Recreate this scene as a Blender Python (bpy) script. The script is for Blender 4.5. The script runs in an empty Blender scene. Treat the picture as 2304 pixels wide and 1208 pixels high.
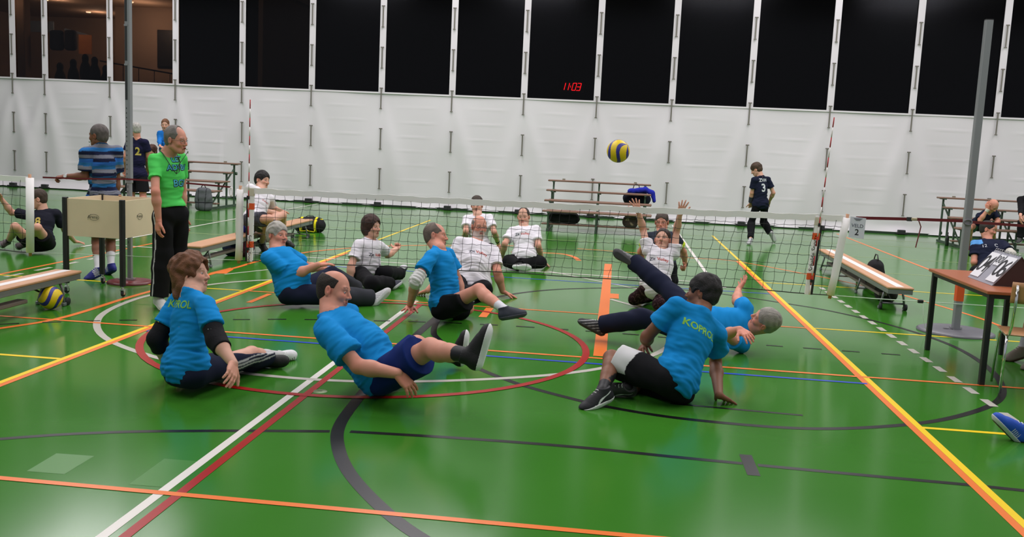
import bpy, math, random
import numpy as np
from mathutils import Vector, Matrix
from mathutils.bvhtree import BVHTree

# ------------------------------------------------------------------ camera
F_PX, CX, CY, W_PX, H_PX = 2123.0, 1152.0, 604.0, 2304, 1208
CAM_H = 1.70
PITCH, ROLL, YAW = math.radians(7.50), math.radians(-2.63), math.radians(-6.08)
WALL_YAW = math.radians(-1.109)

def _axes():
    cy_, sy = math.cos(YAW), math.sin(YAW)
    f0 = np.array([sy, cy_, 0.0]); r0 = np.array([cy_, -sy, 0.0])
    f = f0 * math.cos(PITCH) + np.array([0, 0, -1.0]) * math.sin(PITCH)
    d = np.cross(f, r0)
    r = r0 * math.cos(ROLL) + d * math.sin(ROLL)
    return r, np.cross(f, r), f
AX_R, AX_D, AX_F = _axes()
CAM = np.array([0.0, 0.0, CAM_H])

scene = bpy.context.scene
C = scene.collection
cam_data = bpy.data.cameras.new('camera')
cam_data.sensor_fit = 'HORIZONTAL'
cam_data.sensor_width = 36.0
cam_data.lens = F_PX / W_PX * 36.0
cam_data.clip_end = 200
cam = bpy.data.objects.new('camera', cam_data)
C.objects.link(cam)
m = Matrix.Identity(4)
for i in range(3):
    m[i][0] = AX_R[i]; m[i][1] = -AX_D[i]; m[i][2] = -AX_F[i]; m[i][3] = CAM[i]
cam.matrix_world = m
scene.camera = cam

scene.view_settings.view_transform = 'Standard'
scene.view_settings.look = 'None'
scene.view_settings.gamma = 1.0
scene.view_settings.use_curve_mapping = False
scene.view_settings.exposure = 0.05
scene.cycles.use_denoising = True
scene.cycles.max_bounces = 5
scene.cycles.diffuse_bounces = 2
scene.cycles.glossy_bounces = 3
scene.cycles.transparent_max_bounces = 8
scene.cycles.caustics_reflective = False
scene.cycles.caustics_refractive = False

# added ambient fill, entering from all round where side walls are missing
world = bpy.data.worlds.new('world'); scene.world = world
world.use_nodes = True
world.node_tree.nodes['Background'].inputs[0].default_value = (0.93, 0.95, 1.0, 1)
world.node_tree.nodes['Background'].inputs[1].default_value = 0.37

# rows of ceiling luminaires: soft rectangular lamps high in the hall
def area_lamp(x, y, z, sx, sy, power, col=(1, 0.955, 0.985), rot=(0, 0, 0)):
    l = bpy.data.lights.new('hall_lamp', 'AREA'); l.shape = 'RECTANGLE'
    l.size = sx; l.size_y = sy; l.energy = power; l.color = col
    o = bpy.data.objects.new('hall_lamp', l); C.objects.link(o)
    o.location = (x, y, z); o.rotation_euler = rot
    return o
for lx in (-12, -4, 4, 12):
    for ly in (3.5, 11.5, 19.5):
        area_lamp(lx, ly, 8.7, 3.2, 6.0, 410 if ly > 5 else 260)

# ------------------------------------------------------------------ pixel -> world helpers
def ray(px, py):
    v = AX_F + AX_R * ((px - CX) / F_PX) + AX_D * ((py - CY) / F_PX)
    return v / np.linalg.norm(v)
def G(px, py, z=0.0):
    v = ray(px, py); t = (z - CAM_H) / v[2]
    return CAM + v * t
def at(px, py, Y):
    v = ray(px, py); return CAM + v * (Y / v[1])
def at_len(par, px, py, L, s):
    v = ray(px, py); w = CAM - par
    b = float(w @ v); c = float(w @ w) - L * L
    disc = b * b - c
    if disc < 0:
        return CAM + v * (-b), False
    return CAM + v * (-b + s * math.sqrt(disc)), True
def nz(v):
    v = np.asarray(v, float); n = np.linalg.norm(v)
    return v / n if n > 1e-9 else v
def V3(*a): return np.array(a, float)
def srgb(r, g, b):
    def f(c):
        c /= 255.0
        return c / 12.92 if c <= 0.04045 else ((c + 0.055) / 1.055) ** 2.4
    return (f(r), f(g), f(b))

# ------------------------------------------------------------------ materials
MATS = {}
def mat(name, col=(0.5, 0.5, 0.5), rough=0.6, metal=0.0, attr=False, bump=0.0, bscale=60.0, emit=0.0, var=0.0, spec=0.5, coat=0.0):
    if name in MATS: return MATS[name]
    m = bpy.data.materials.new(name); m.use_nodes = True
    nt = m.node_tree; b = nt.nodes['Principled BSDF']
    b.inputs['Roughness'].default_value = rough
    b.inputs['Metallic'].default_value = metal
    b.inputs['Specular IOR Level'].default_value = spec
    b.inputs['Coat Weight'].default_value = coat
    b.inputs['Base Color'].default_value = (*col, 1)
    if attr:
        a = nt.nodes.new('ShaderNodeAttribute'); a.attribute_name = 'Col'
        nt.links.new(a.outputs['Color'], b.inputs['Base Color'])
    if bump or var:
        tc = nt.nodes.new('ShaderNodeTexCoord')
        n = nt.nodes.new('ShaderNodeTexNoise'); n.inputs['Scale'].default_value = bscale
        n.inputs['Detail'].default_value = 3
        nt.links.new(tc.outputs['Object'], n.inputs['Vector'])
        if bump:
            bp = nt.nodes.new('ShaderNodeBump'); bp.inputs['Strength'].default_value = bump
            bp.inputs['Distance'].default_value = 0.01
            nt.links.new(n.outputs['Fac'], bp.inputs['Height'])
            nt.links.new(bp.outputs['Normal'], b.inputs['Normal'])
        if var and not attr:
            mx = nt.nodes.new('ShaderNodeMix'); mx.data_type = 'RGBA'
            mx.inputs[6].default_value = (*[c * (1 - var) for c in col], 1)
            mx.inputs[7].default_value = (*[min(1, c * (1 + var)) for c in col], 1)
            nt.links.new(n.outputs['Fac'], mx.inputs[0])
            nt.links.new(mx.outputs[2], b.inputs['Base Color'])
    if emit:
        b.inputs['Emission Color'].default_value = (*col, 1)
        b.inputs['Emission Strength'].default_value = emit
    MATS[name] = m
    return m

# ------------------------------------------------------------------ object helpers
def tag(o, label=None, cat=None, group=None, kind=None):
    if label: o['label'] = label
    if cat: o['category'] = cat
    if group: o['group'] = group
    if kind: o['kind'] = kind
    return o
def empty(name, loc, rz=0.0):
    o = bpy.data.objects.new(name, None); C.objects.link(o)
    o.empty_display_size = 0.1
    o.location = Vector(loc); o.rotation_euler = (0, 0, rz)
    return o
def link_mesh(name, me, parent=None, loc=None):
    o = bpy.data.objects.new(name, me); C.objects.link(o)
    if parent is not None: o.parent = parent
    if loc is not None: o.location = Vector(loc)
    return o
def copy_tree(o, parent=None):
    c = o.copy(); C.objects.link(c); c.parent = parent
    for ch in list(o.children): copy_tree(ch, c)
    return c

class MB:
    """collects shapes in local coordinates and links them as one mesh object"""
    def __init__(s): s.v = []; s.f = []; s.m = []; s.mi = 0; s.sm = []
    def mat(s, i): s.mi = i; return s
    def add(s, vs, fs, smooth=False):
        n = len(s.v); s.v += [tuple(map(float, p)) for p in vs]
        for f in fs: s.f.append([i + n for i in f]); s.m.append(s.mi); s.sm.append(smooth)
    def box(s, c, size, ax=None, bev=0.0):
        c = np.array(c, float); h = np.array(size, float) / 2
        A = np.eye(3) if ax is None else np.array(ax, float)
        b = min(bev, min(h) * 0.9)
        if b <= 0:
            vs = [c + A[0] * h[0] * i + A[1] * h[1] * j + A[2] * h[2] * k for i in (-1, 1) for j in (-1, 1) for k in (-1, 1)]
            fs = [(0, 1, 3, 2), (4, 6, 7, 5), (0, 4, 5, 1), (2, 3, 7, 6), (0, 2, 6, 4), (1, 5, 7, 3)]
            s.add(vs, fs); return s
        idx = {}; vs = []; fs = []
        for i in (-1, 1):
            for j in (-1, 1):
                for k in (-1, 1):
                    for a in range(3):
                        q = h - b; q[a] = h[a]
                        idx[(i, j, k, a)] = len(vs)
                        vs.append(c + A[0] * q[0] * i + A[1] * q[1] * j + A[2] * q[2] * k)
        def I(i, j, k, a): return idx[(i, j, k, a)]
        for sg in (-1, 1):
            fs.append([I(sg, -1, -1, 0), I(sg, 1, -1, 0), I(sg, 1, 1, 0), I(sg, -1, 1, 0)])
            fs.append([I(-1, sg, -1, 1), I(-1, sg, 1, 1), I(1, sg, 1, 1), I(1, sg, -1, 1)])
            fs.append([I(-1, -1, sg, 2), I(1, -1, sg, 2), I(1, 1, sg, 2), I(-1, 1, sg, 2)])
        for i in (-1, 1):
            for j in (-1, 1):
                fs.append([I(i, j, -1, 0), I(i, j, 1, 0), I(i, j, 1, 1), I(i, j, -1, 1)])
                fs.append([I(i, -1, j, 0), I(i, 1, j, 0), I(i, 1, j, 2), I(i, -1, j, 2)])
                fs.append([I(-1, i, j, 1), I(1, i, j, 1), I(1, i, j, 2), I(-1, i, j, 2)])
        for i in (-1, 1):
            for j in (-1, 1):
                for k in (-1, 1):
                    fs.append([I(i, j, k, 0), I(i, j, k, 1), I(i, j, k, 2)])
        s.add(vs, fs); return s
    def beam(s, a, b, w, h, up=(0, 0, 1), bev=0.0):
        a = np.array(a, float); b = np.array(b, float); d = b - a; L = np.linalg.norm(d); d = d / L
        r = nz(np.cross(d, up)); 
        if np.linalg.norm(r) < 0.5: r = V3(1, 0, 0)
        u = np.cross(r, d)
        return s.box((a + b) / 2, (w, L, h), (r, d, u), bev)
    def tube(s, pts, r, n=8, closed=False, caps=True):
        pts = [np.array(p, float) for p in pts]; N = len(pts)
        rs = r if isinstance(r, (list, tuple)) else [r] * N
        prev = None; vs = []
        for i, p in enumerate(pts):
            if closed: t = nz(pts[(i + 1) % N] - pts[i - 1])
            else: t = nz(pts[min(i + 1, N - 1)] - pts[max(i - 1, 0)])
            if prev is None:
                a = np.cross(t, (0, 0, 1.0))
                if np.linalg.norm(a) < 0.1: a = np.cross(t, (1.0, 0, 0))
                a = nz(a)
            else: a = nz(prev - t * (prev @ t))
            prev = a; b = np.cross(t, a)
            for k in range(n):
                th = 2 * math.pi * k / n
                vs.append(p + (a * math.cos(th) + b * math.sin(th)) * rs[i])
        fs = []
        for i in range(N if closed else N - 1):
            j = (i + 1) % N
            for k in range(n):
                fs.append((i * n + k, i * n + (k + 1) % n, j * n + (k + 1) % n, j * n + k))
        s.add(vs, fs, True)
        if caps and not closed:
            n0 = len(s.v) - len(vs)
            s.f.append([n0 + k for k in range(n)][::-1]); s.m.append(s.mi); s.sm.append(False)
            s.f.append([n0 + (N - 1) * n + k for k in range(n)]); s.m.append(s.mi); s.sm.append(False)
        return s
    def lathe(s, prof, c=(0, 0, 0), n=32, axis=2, smooth=True):
        c = np.array(c, float); vs = []
        for r, z in prof:
            for k in range(n):
                th = 2 * math.pi * k / n
                p = [r * math.cos(th), r * math.sin(th), z]
                if axis == 1: p = [p[0], p[2], p[1]]
                if axis == 0: p = [p[2], p[0], p[1]]
                vs.append(c + p)
        fs = []
        for i in range(len(prof) - 1):
            for k in range(n):
                fs.append((i * n + k, i * n + (k + 1) % n, (i + 1) * n + (k + 1) % n, (i + 1) * n + k))
        s.add(vs, fs, smooth); return s
    def prism(s, poly, z0, z1, ax=None, org=(0, 0, 0)):
        A = np.eye(3) if ax is None else np.array(ax, float); o = np.array(org, float)
        n = len(poly)
        vs = [o + A[0] * p[0] + A[1] * p[1] + A[2] * z0 for p in poly] + [o + A[0] * p[0] + A[1] * p[1] + A[2] * z1 for p in poly]
        fs = [tuple(range(n))[::-1], tuple(range(n, 2 * n))] + [(i, (i + 1) % n, n + (i + 1) % n, n + i) for i in range(n)]
        s.add(vs, fs); return s
    def build(s, name, mats, parent=None, loc=None, world=False):
        me = bpy.data.meshes.new(name)
        off = np.zeros(3)
        if world and parent is not None:      # shapes were given in world coordinates
            off = np.array(parent_origin(parent))
        vv = [(p[0] - off[0], p[1] - off[1], p[2] - off[2]) for p in s.v]
        me.from_pydata(vv, [], s.f)
        if not isinstance(mats, (list, tuple)): mats = [mats]
        for mm in mats: me.materials.append(mm)
        me.polygons.foreach_set('material_index', s.m)
        me.polygons.foreach_set('use_smooth', s.sm)
        me.validate(); me.update()
        bm = bmesh.new(); bm.from_mesh(me); bmesh.ops.recalc_face_normals(bm, faces=bm.faces); bm.to_mesh(me); bm.free()
        return link_mesh(name, me, parent, loc)
import bmesh
def parent_origin(o):
    p = V3(0, 0, 0)
    while o is not None:
        p = p + np.array(o.location); o = o.parent
    return p

# ------------------------------------------------------------------ lettering
def text_mesh(txt, size, align='CENTER', bold=0.0, spacing=1.0):
    cu = bpy.data.curves.new('lettering', 'FONT'); cu.body = txt; cu.size = size
    cu.align_x = align; cu.align_y = 'CENTER'; cu.offset = bold; cu.space_character = spacing
    cu.resolution_u = 3
    o = bpy.data.objects.new('lettering', cu); C.objects.link(o)
    dg = bpy.context.evaluated_depsgraph_get(); dg.update()
    me = bpy.data.meshes.new_from_object(o.evaluated_get(dg))
    vs = [tuple(v.co) for v in me.vertices]; fs = [list(p.vertices) for p in me.polygons]
    bpy.data.objects.remove(o); bpy.data.curves.remove(cu); bpy.data.meshes.remove(me)
    return vs, fs
def flat_text(mb, txt, org, xd, yd, size, off=0.001, **k):
    vs, fs = text_mesh(txt, size, **k)
    xd = nz(xd); yd = nz(yd); n = np.cross(xd, yd); org = np.array(org, float)
    mb.add([org + xd * v[0] + yd * v[1] + n * off for v in vs], fs)
def print_on(target_objs, name, txt, org, xd, yd, size, material, parent, reach=0.25, off=0.002, vs_fs=None, **k):
    """lays lettering on curved cloth: org/xd/yd in world, rays go along -(xd x yd)"""
    vs, fs = vs_fs if vs_fs else text_mesh(txt, size, **k)
    me0 = bpy.data.meshes.new('tmp'); me0.from_pydata(vs, [], fs)
    bm = bmesh.new(); bm.from_mesh(me0)
    bmesh.ops.triangulate(bm, faces=bm.faces)
    for _ in range(3):
        long_e = [e for e in bm.edges if e.calc_length() > max(0.012, size * 0.12)]
        if not long_e: break
        bmesh.ops.subdivide_edges(bm, edges=long_e, cuts=1)
        bmesh.ops.triangulate(bm, faces=bm.faces)
    bm.verts.ensure_lookup_table()
    xd = nz(xd); yd = nz(yd - xd * (xd @ yd)); n = np.cross(xd, yd); org = np.array(org, float)
    po = parent_origin(parent)
    trees = []
    for t in target_objs:
        to = parent_origin(t)
        trees.append((BVHTree.FromPolygons([tuple(v.co) for v in t.data.vertices], [tuple(p.vertices) for p in t.data.polygons]), to))
    keep = []
    for v in bm.verts:
        w = org + xd * v.co.x + yd * v.co.y + n * reach
        best = None
        for tr, to in trees:
            h = tr.ray_cast(Vector(w - to), Vector(-n), reach * 2)
            if h[0] is not None:
                q = np.array(h[0]) + to
                if best is None or (q @ n) > (best @ n): best = q
        if best is None: best = org - n * 0.02
        v.co = Vector(best + n * off - po)
    me = bpy.data.meshes.new(name); bm.to_mesh(me); bm.free(); bpy.data.meshes.remove(me0)
    me.materials.append(material)
    return link_mesh(name, me, parent)
# ------------------------------------------------------------------ implicit surfaces -> meshes
class Sdf:
    def __init__(s): s.p = []; s.cuts = []
    def cap(s, a, b, r1, r2=None, k=0.02, cuts=(), sub=False):
        a = np.array(a, float); b = np.array(b, float); r2 = r1 if r2 is None else r2
        R = max(r1, r2)
        s.p.append(('c', np.minimum(a, b) - R, np.maximum(a, b) + R, k, sub, cuts, (a, b, r1, r2)))
        return s
    def ell(s, c, ax, rad, k=0.02, cuts=(), sub=False):
        c = np.array(c, float); ax = np.array(ax, float); rad = np.array(rad, float)
        ext = np.sqrt(((ax * rad[:, None]) ** 2).sum(0))
        s.p.append(('e', c - ext, c + ext, k, sub, cuts, (c, ax, rad)))
        return s
    def cut(s, n, p):       # keep the side where n.(x-p) < 0
        n = nz(n); s.cuts.append((n, float(n @ np.array(p, float)))); return s
    def mesh(s, h, pad=0.0, lo=None, hi=None):
        adds = [p for p in s.p if not p[4]]
        L = np.min([p[1] for p in adds], 0) - 3 * h - pad; H = np.max([p[2] for p in adds], 0) + 3 * h + pad
        if lo is not None: L = np.maximum(L, lo)
        if hi is not None: H = np.minimum(H, hi)
        n = np.ceil((H - L) / h).astype(int) + 1
        A = np.full(n, 1.0, np.float32)
        ax = [L[i] + h * np.arange(n[i]) for i in range(3)]
        for typ, lo_, hi_, k, sub, cuts, q in s.p:
            m_ = k + 2 * h
            i0 = np.clip(np.floor((lo_ - m_ - L) / h).astype(int), 0, n); i1 = np.clip(np.ceil((hi_ + m_ - L) / h).astype(int) + 1, 0, n)
            if np.any(i1 <= i0): continue
            X = ax[0][i0[0]:i1[0], None, None]; Y = ax[1][None, i0[1]:i1[1], None]; Z = ax[2][None, None, i0[2]:i1[2]]
            if typ == 'c':
                a, b, r1, r2 = q; d = b - a; L2 = max(float(d @ d), 1e-12)
                t = np.clip(((X - a[0]) * d[0] + (Y - a[1]) * d[1] + (Z - a[2]) * d[2]) / L2, 0, 1)
                D = np.sqrt((X - a[0] - t * d[0]) ** 2 + (Y - a[1] - t * d[1]) ** 2 + (Z - a[2] - t * d[2]) ** 2) - (r1 + (r2 - r1) * t)
            else:
                c, axs, rad = q; k0 = 0; k1 = 0
                for i in range(3):
                    w = (X - c[0]) * axs[i][0] + (Y - c[1]) * axs[i][1] + (Z - c[2]) * axs[i][2]
                    k0 = k0 + (w / rad[i]) ** 2; k1 = k1 + (w / rad[i] ** 2) ** 2
                k0 = np.sqrt(k0); k1 = np.sqrt(k1) + 1e-9
                D = k0 * (k0 - 1) / k1
                D = np.where(k0 < 0.05, -min(rad), D)
            for nn, dd in cuts:
                D = np.maximum(D, X * nn[0] + Y * nn[1] + Z * nn[2] - dd)
            B = A[i0[0]:i1[0], i0[1]:i1[1], i0[2]:i1[2]]
            if sub:
                D = -D; hh = np.maximum(k - np.abs(B - D), 0) / k
                R_ = np.maximum(B, D) + hh * hh * k * 0.25
            else:
                hh = np.maximum(k - np.abs(B - D), 0) / k
                R_ = np.minimum(B, D) - hh * hh * k * 0.25
            A[i0[0]:i1[0], i0[1]:i1[1], i0[2]:i1[2]] = R_
        for nn, dd in s.cuts:
            A = np.maximum(A, (ax[0][:, None, None] * nn[0] + ax[1][None, :, None] * nn[1] + ax[2][None, None, :] * nn[2] - dd).astype(np.float32))
        # never leave the surface open at the border of the grid
        A[0] = np.maximum(A[0], h * .1); A[-1] = np.maximum(A[-1], h * .1); A[:, 0] = np.maximum(A[:, 0], h * .1)
        A[:, -1] = np.maximum(A[:, -1], h * .1); A[:, :, 0] = np.maximum(A[:, :, 0], h * .1); A[:, :, -1] = np.maximum(A[:, :, -1], h * .1)
        return nets(A, L, h)

def nets(A, L, h):
    S_ = A < 0
    nx, ny, nz_ = A.shape
    cnt = np.zeros((nx - 1, ny - 1, nz_ - 1), np.int8)
    for i in (0, 1):
        for j in (0, 1):
            for k in (0, 1):
                cnt += S_[i:nx - 1 + i, j:ny - 1 + j, k:nz_ - 1 + k]
    act = np.argwhere((cnt > 0) & (cnt < 8))
    if len(act) == 0: return np.zeros((0, 3)), np.zeros((0, 4), int)
    idx = np.full((nx - 1, ny - 1, nz_ - 1), -1, np.int32)
    idx[act[:, 0], act[:, 1], act[:, 2]] = np.arange(len(act))
    cor = np.array([(i, j, k) for i in (0, 1) for j in (0, 1) for k in (0, 1)])
    val = np.stack([A[act[:, 0] + c[0], act[:, 1] + c[1], act[:, 2] + c[2]] for c in cor], 1)
    edges = [(0, 1), (0, 2), (0, 4), (1, 3), (1, 5), (2, 3), (2, 6), (3, 7), (4, 5), (4, 6), (5, 7), (6, 7)]
    acc = np.zeros((len(act), 3)); n = np.zeros(len(act))
    for a, b in edges:
        va = val[:, a]; vb = val[:, b]; c = (va < 0) != (vb < 0)
        t = np.where(c, va / np.where(c, va - vb, 1), 0)
        p = cor[a] + t[:, None] * (cor[b] - cor[a])
        acc += np.where(c[:, None], p, 0); n += c
    vs = L + (act + acc / n[:, None]) * h
    Q = []
    for d in range(3):
        o1, o2 = [x for x in range(3) if x != d]
        sl0 = [slice(None)] * 3; sl1 = [slice(None)] * 3; sl0[d] = slice(0, -1); sl1[d] = slice(1, None)
        a = S_[tuple(sl0)]; b = S_[tuple(sl1)]
        E_ = np.argwhere(a != b)
        E_ = E_[(E_[:, o1] > 0) & (E_[:, o2] > 0) & (E_[:, o1] < A.shape[o1] - 1) & (E_[:, o2] < A.shape[o2] - 1)]
        if len(E_) == 0: continue
        e1 = np.zeros(3, int); e1[o1] = 1; e2 = np.zeros(3, int); e2[o2] = 1
        g = lambda P: idx[P[:, 0], P[:, 1], P[:, 2]]
        q = np.stack([g(E_ - e1 - e2), g(E_ - e2), g(E_), g(E_ - e1)], 1)
        fl = a[E_[:, 0], E_[:, 1], E_[:, 2]]
        if d == 1: fl = ~fl
        q = np.where(fl[:, None], q, q[:, ::-1])
        Q.append(q)
    return vs, np.concatenate(Q)

def vnormals(v, q):
    n = np.cross(v[q[:, 2]] - v[q[:, 0]], v[q[:, 3]] - v[q[:, 1]])
    out = np.zeros_like(v)
    for i in range(4): np.add.at(out, q[:, i], n)
    return out / (np.linalg.norm(out, axis=1)[:, None] + 1e-12)

def waves(p, freq, seed, n=6, warp=0.6):
    """smooth 3-D noise in about -1..1 from warped sines"""
    r = np.random.RandomState(seed); out = np.zeros(len(p))
    q = p * freq
    q = q + warp * np.sin(q[:, [1, 2, 0]] * 1.3 + r.rand(3) * 6)
    for i in range(n):
        d = r.randn(3); d /= np.linalg.norm(d)
        out += np.sin(q @ d * (0.7 + 0.9 * r.rand()) * 2 + r.rand() * 6.28)
    return out / n * 1.4

def np_mesh(name, v, q, material, col=None, parent=None, smooth=True):
    """v in world coordinates"""
    off = parent_origin(parent) if parent is not None else np.zeros(3)
    me = bpy.data.meshes.new(name)
    v = np.asarray(v) - off; q = np.asarray(q)
    me.vertices.add(len(v)); me.vertices.foreach_set('co', v.astype(np.float32).ravel())
    me.loops.add(q.size); me.loops.foreach_set('vertex_index', q.astype(np.int32).ravel())
    me.polygons.add(len(q)); me.polygons.foreach_set('loop_start', np.arange(len(q), dtype=np.int32) * 4)
    me.polygons.foreach_set('use_smooth', np.full(len(q), smooth))
    me.update(calc_edges=True)
    me.materials.append(material)
    if col is not None:
        a = me.color_attributes.new('Col', 'FLOAT_COLOR', 'POINT')
        c4 = np.ones((len(v), 4), np.float32); c4[:, :3] = col
        a.data.foreach_set('color', c4.ravel())
    return link_mesh(name, me, parent)
def join(parts):
    vs = []; qs = []; n = 0
    for v, q in parts:
        vs.append(v); qs.append(q + n); n += len(v)
    return np.concatenate(vs), np.concatenate(qs)
def mixc(a, b, t):
    t = np.clip(t, 0, 1)[:, None]; return a * (1 - t) + np.array(b) * t
def sstep(x, a, b):
    t = np.clip((x - a) / (b - a), 0, 1); return t * t * (3 - 2 * t)
# ------------------------------------------------------------------ people
SKIN = mat('skin', attr=True, rough=0.55, spec=0.35)
CLOTH = mat('cloth', attr=True, rough=0.9, spec=0.15, bump=0.08, bscale=260)
HAIRM = mat('hair', attr=True, rough=0.6, spec=0.3, bump=0.5, bscale=140)
SHOEM = mat('shoe_upper', attr=True, rough=0.6, spec=0.3, bump=0.15, bscale=120)
SOLEM = mat('shoe_sole', attr=True, rough=0.6, spec=0.3)
LACEM = mat('shoe_lace', (0.75, 0.75, 0.72), rough=0.8)
PADM = mat('elbow_pad', attr=True, rough=0.85, spec=0.2, bump=0.2, bscale=70)
WIREM = mat('glasses_wire', (0.12, 0.11, 0.1), rough=0.3, metal=0.8)
CORDM = mat('dark_cord', (0.02, 0.015, 0.02), rough=0.6)
STEELM = mat('bright_steel', (0.6, 0.6, 0.62), rough=0.25, metal=1.0)
SK_FAIR = srgb(206, 158, 136); SK_PINK = srgb(205, 142, 120); SK_TAN = srgb(165, 112, 84); SK_BROWN = srgb(122, 80, 58)

def head_mesh(c, F, U, s, h, skin, brow, beard=None, neckb=None, hair_on_skin=None):
    Rr = np.cross(F, U); A = np.array([Rr, F, U])
    def L(x, y, z): return c + (Rr * x + F * y + U * z) * s
    S = Sdf()
    S.ell(L(0, -.012, .034), A, np.array([.075, .097, .088]) * s)
    S.ell(L(0, .028, -.022), A, np.array([.061, .060, .088]) * s, k=.03 * s)
    S.ell(L(0, .050, -.084), A, np.array([.036, .032, .028]) * s, k=.03 * s)
    for x in (-1, 1):
        S.cap(L(.052 * x, .0, -.055), L(.022 * x, .055, -.092), .020 * s, .018 * s, k=.025 * s)
        S.ell(L(.036 * x, .060, -.026), A, np.array([.026, .026, .024]) * s, k=.02 * s)
    S.cap(L(-.036, .074, .022), L(.036, .074, .022), .013 * s, k=.015 * s)
    for x in (-1, 1):
        S.ell(L(.032 * x, .098, .002), A, np.array([.020, .018, .013]) * s, k=.014 * s, sub=True)
    S.cap(L(0, .086, .012), L(0, .106, -.026), .0075 * s, .0115 * s, k=.012 * s)
    for x in (-1, 1): S.ell(L(.012 * x, .095, -.031), A, np.array([.008, .011, .008]) * s, k=.006 * s)
    S.cap(L(-.020, .083, -.056), L(.020, .083, -.056), .006 * s, k=.008 * s)
    S.cap(L(-.006, .091, -.055), L(.006, .091, -.055), .006 * s, k=.006 * s)
    S.cap(L(-.015, .085, -.0665), L(.015, .085, -.0665), .0075 * s, k=.007 * s)
    S.cap(L(-.016, .096, -.0607), L(.016, .096, -.0607), .0028 * s, k=.003 * s, sub=True)
    for x in (-1, 1):
        S.ell(L(.032 * x, .0745, .001), A, np.array([.0135, .0125, .0105]) * s, k=.002)
        E_ = nz(Rr * x + F * -.25 + U * 0)
        S.ell(L(.079 * x, -.010, -.004), np.array([E_, np.cross(U, E_), U]), np.array([.009, .020, .032]) * s, k=.008 * s)
        S.ell(L(.089 * x, -.006, .000), A, np.array([.006, .009, .016]) * s, k=.004 * s, sub=True)
    nb = neckb if neckb is not None else L(0, -.03, -.2)
    S.cap(L(0, -.028, -.05), nb, .054 * s, .062 * s, k=.03 * s)
    v, q = S.mesh(h)
    loc = (v - c) @ A.T / s
    x, y, z = loc[:, 0], loc[:, 1], loc[:, 2]
    col = np.tile(np.array(skin), (len(v), 1)) * (1 + .06 * waves(loc, 60, 3)[:, None])
    red = np.array(skin) * np.array([1.05, .72, .70])
    for cc, r in (((.04, .075, -.02), .03), ((-.04, .075, -.02), .03), ((0, .108, -.024), .02), ((.085, 0, 0), .035), ((-.085, 0, 0), .035)):
        dd = np.linalg.norm(loc - np.array(cc), axis=1); col = mixc(col, red, .6 * (1 - sstep(dd, r * .4, r)))
    if beard is not None:
        bc, amt = beard
        mask = (1 - sstep(z, -.055, -.03)) * sstep(y, -.01, .03) + (1 - sstep(np.abs(z + .044), .008, .014)) * (1 - sstep(np.abs(x), .02, .034)) * sstep(y, .06, .08)
        mask = np.clip(mask, 0, 1) * (z > -.13)
        col = mixc(col, bc, amt * mask * (.8 + .3 * waves(loc, 160, 8)))
    if hair_on_skin is not None:
        hc, amt = hair_on_skin
        mask = (1 - sstep(y, -.02, .03)) * sstep(z, -.06, -.03) * (z > -.07)
        mask = np.maximum(mask, sstep(z, .03, .05) * (1 - sstep(y, .03, .065)))
        col = mixc(col, hc, amt * np.clip(mask, 0, 1))
    # lips, brows, eyes
    lm = (1 - sstep(np.abs(z + .061), .009, .0125)) * (1 - sstep(np.abs(x), .017, .024)) * (y > .078)
    col = mixc(col, np.array(skin) * np.array([.80, .42, .42]), .8 * lm)
    ml = (np.abs(z + .0607) < .0035) & (np.abs(x) < .018) & (y > .08)
    col[ml] = np.array(skin) * .25
    ax_ = np.abs(x)
    bz = .026 + .006 * (1 - ((ax_ - .03) / .02) ** 2)
    bm_ = (np.abs(z - bz) < .0042) & (ax_ > .012) & (ax_ < .050) & (y > .05)
    col[bm_] = col[bm_] * .45 + np.array(brow) * .55
    for sx in (-1, 1):
        e = loc - np.array([.032 * sx, .077, .001])
        r = np.sqrt((e[:, 0] / .0145) ** 2 + (e[:, 1] / .0135) ** 2 + (e[:, 2] / .0075) ** 2)
        front = (e[:, 1] > .001) & (np.abs(e[:, 2] + .0005) < .0042) & (np.abs(e[:, 0]) < .0120)
        col[front] = (.46, .41, .38)
        iris = front & (np.hypot(e[:, 0], e[:, 2]) < .0058)
        col[iris] = (.05, .035, .03)
        lid = (e[:, 1] > .000) & (np.abs(e[:, 0]) < .014) & (e[:, 2] > .0037) & (e[:, 2] < .0062)
        col[lid] = np.array(skin) * .45
    return v, q, np.clip(col, 0, 1)

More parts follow.
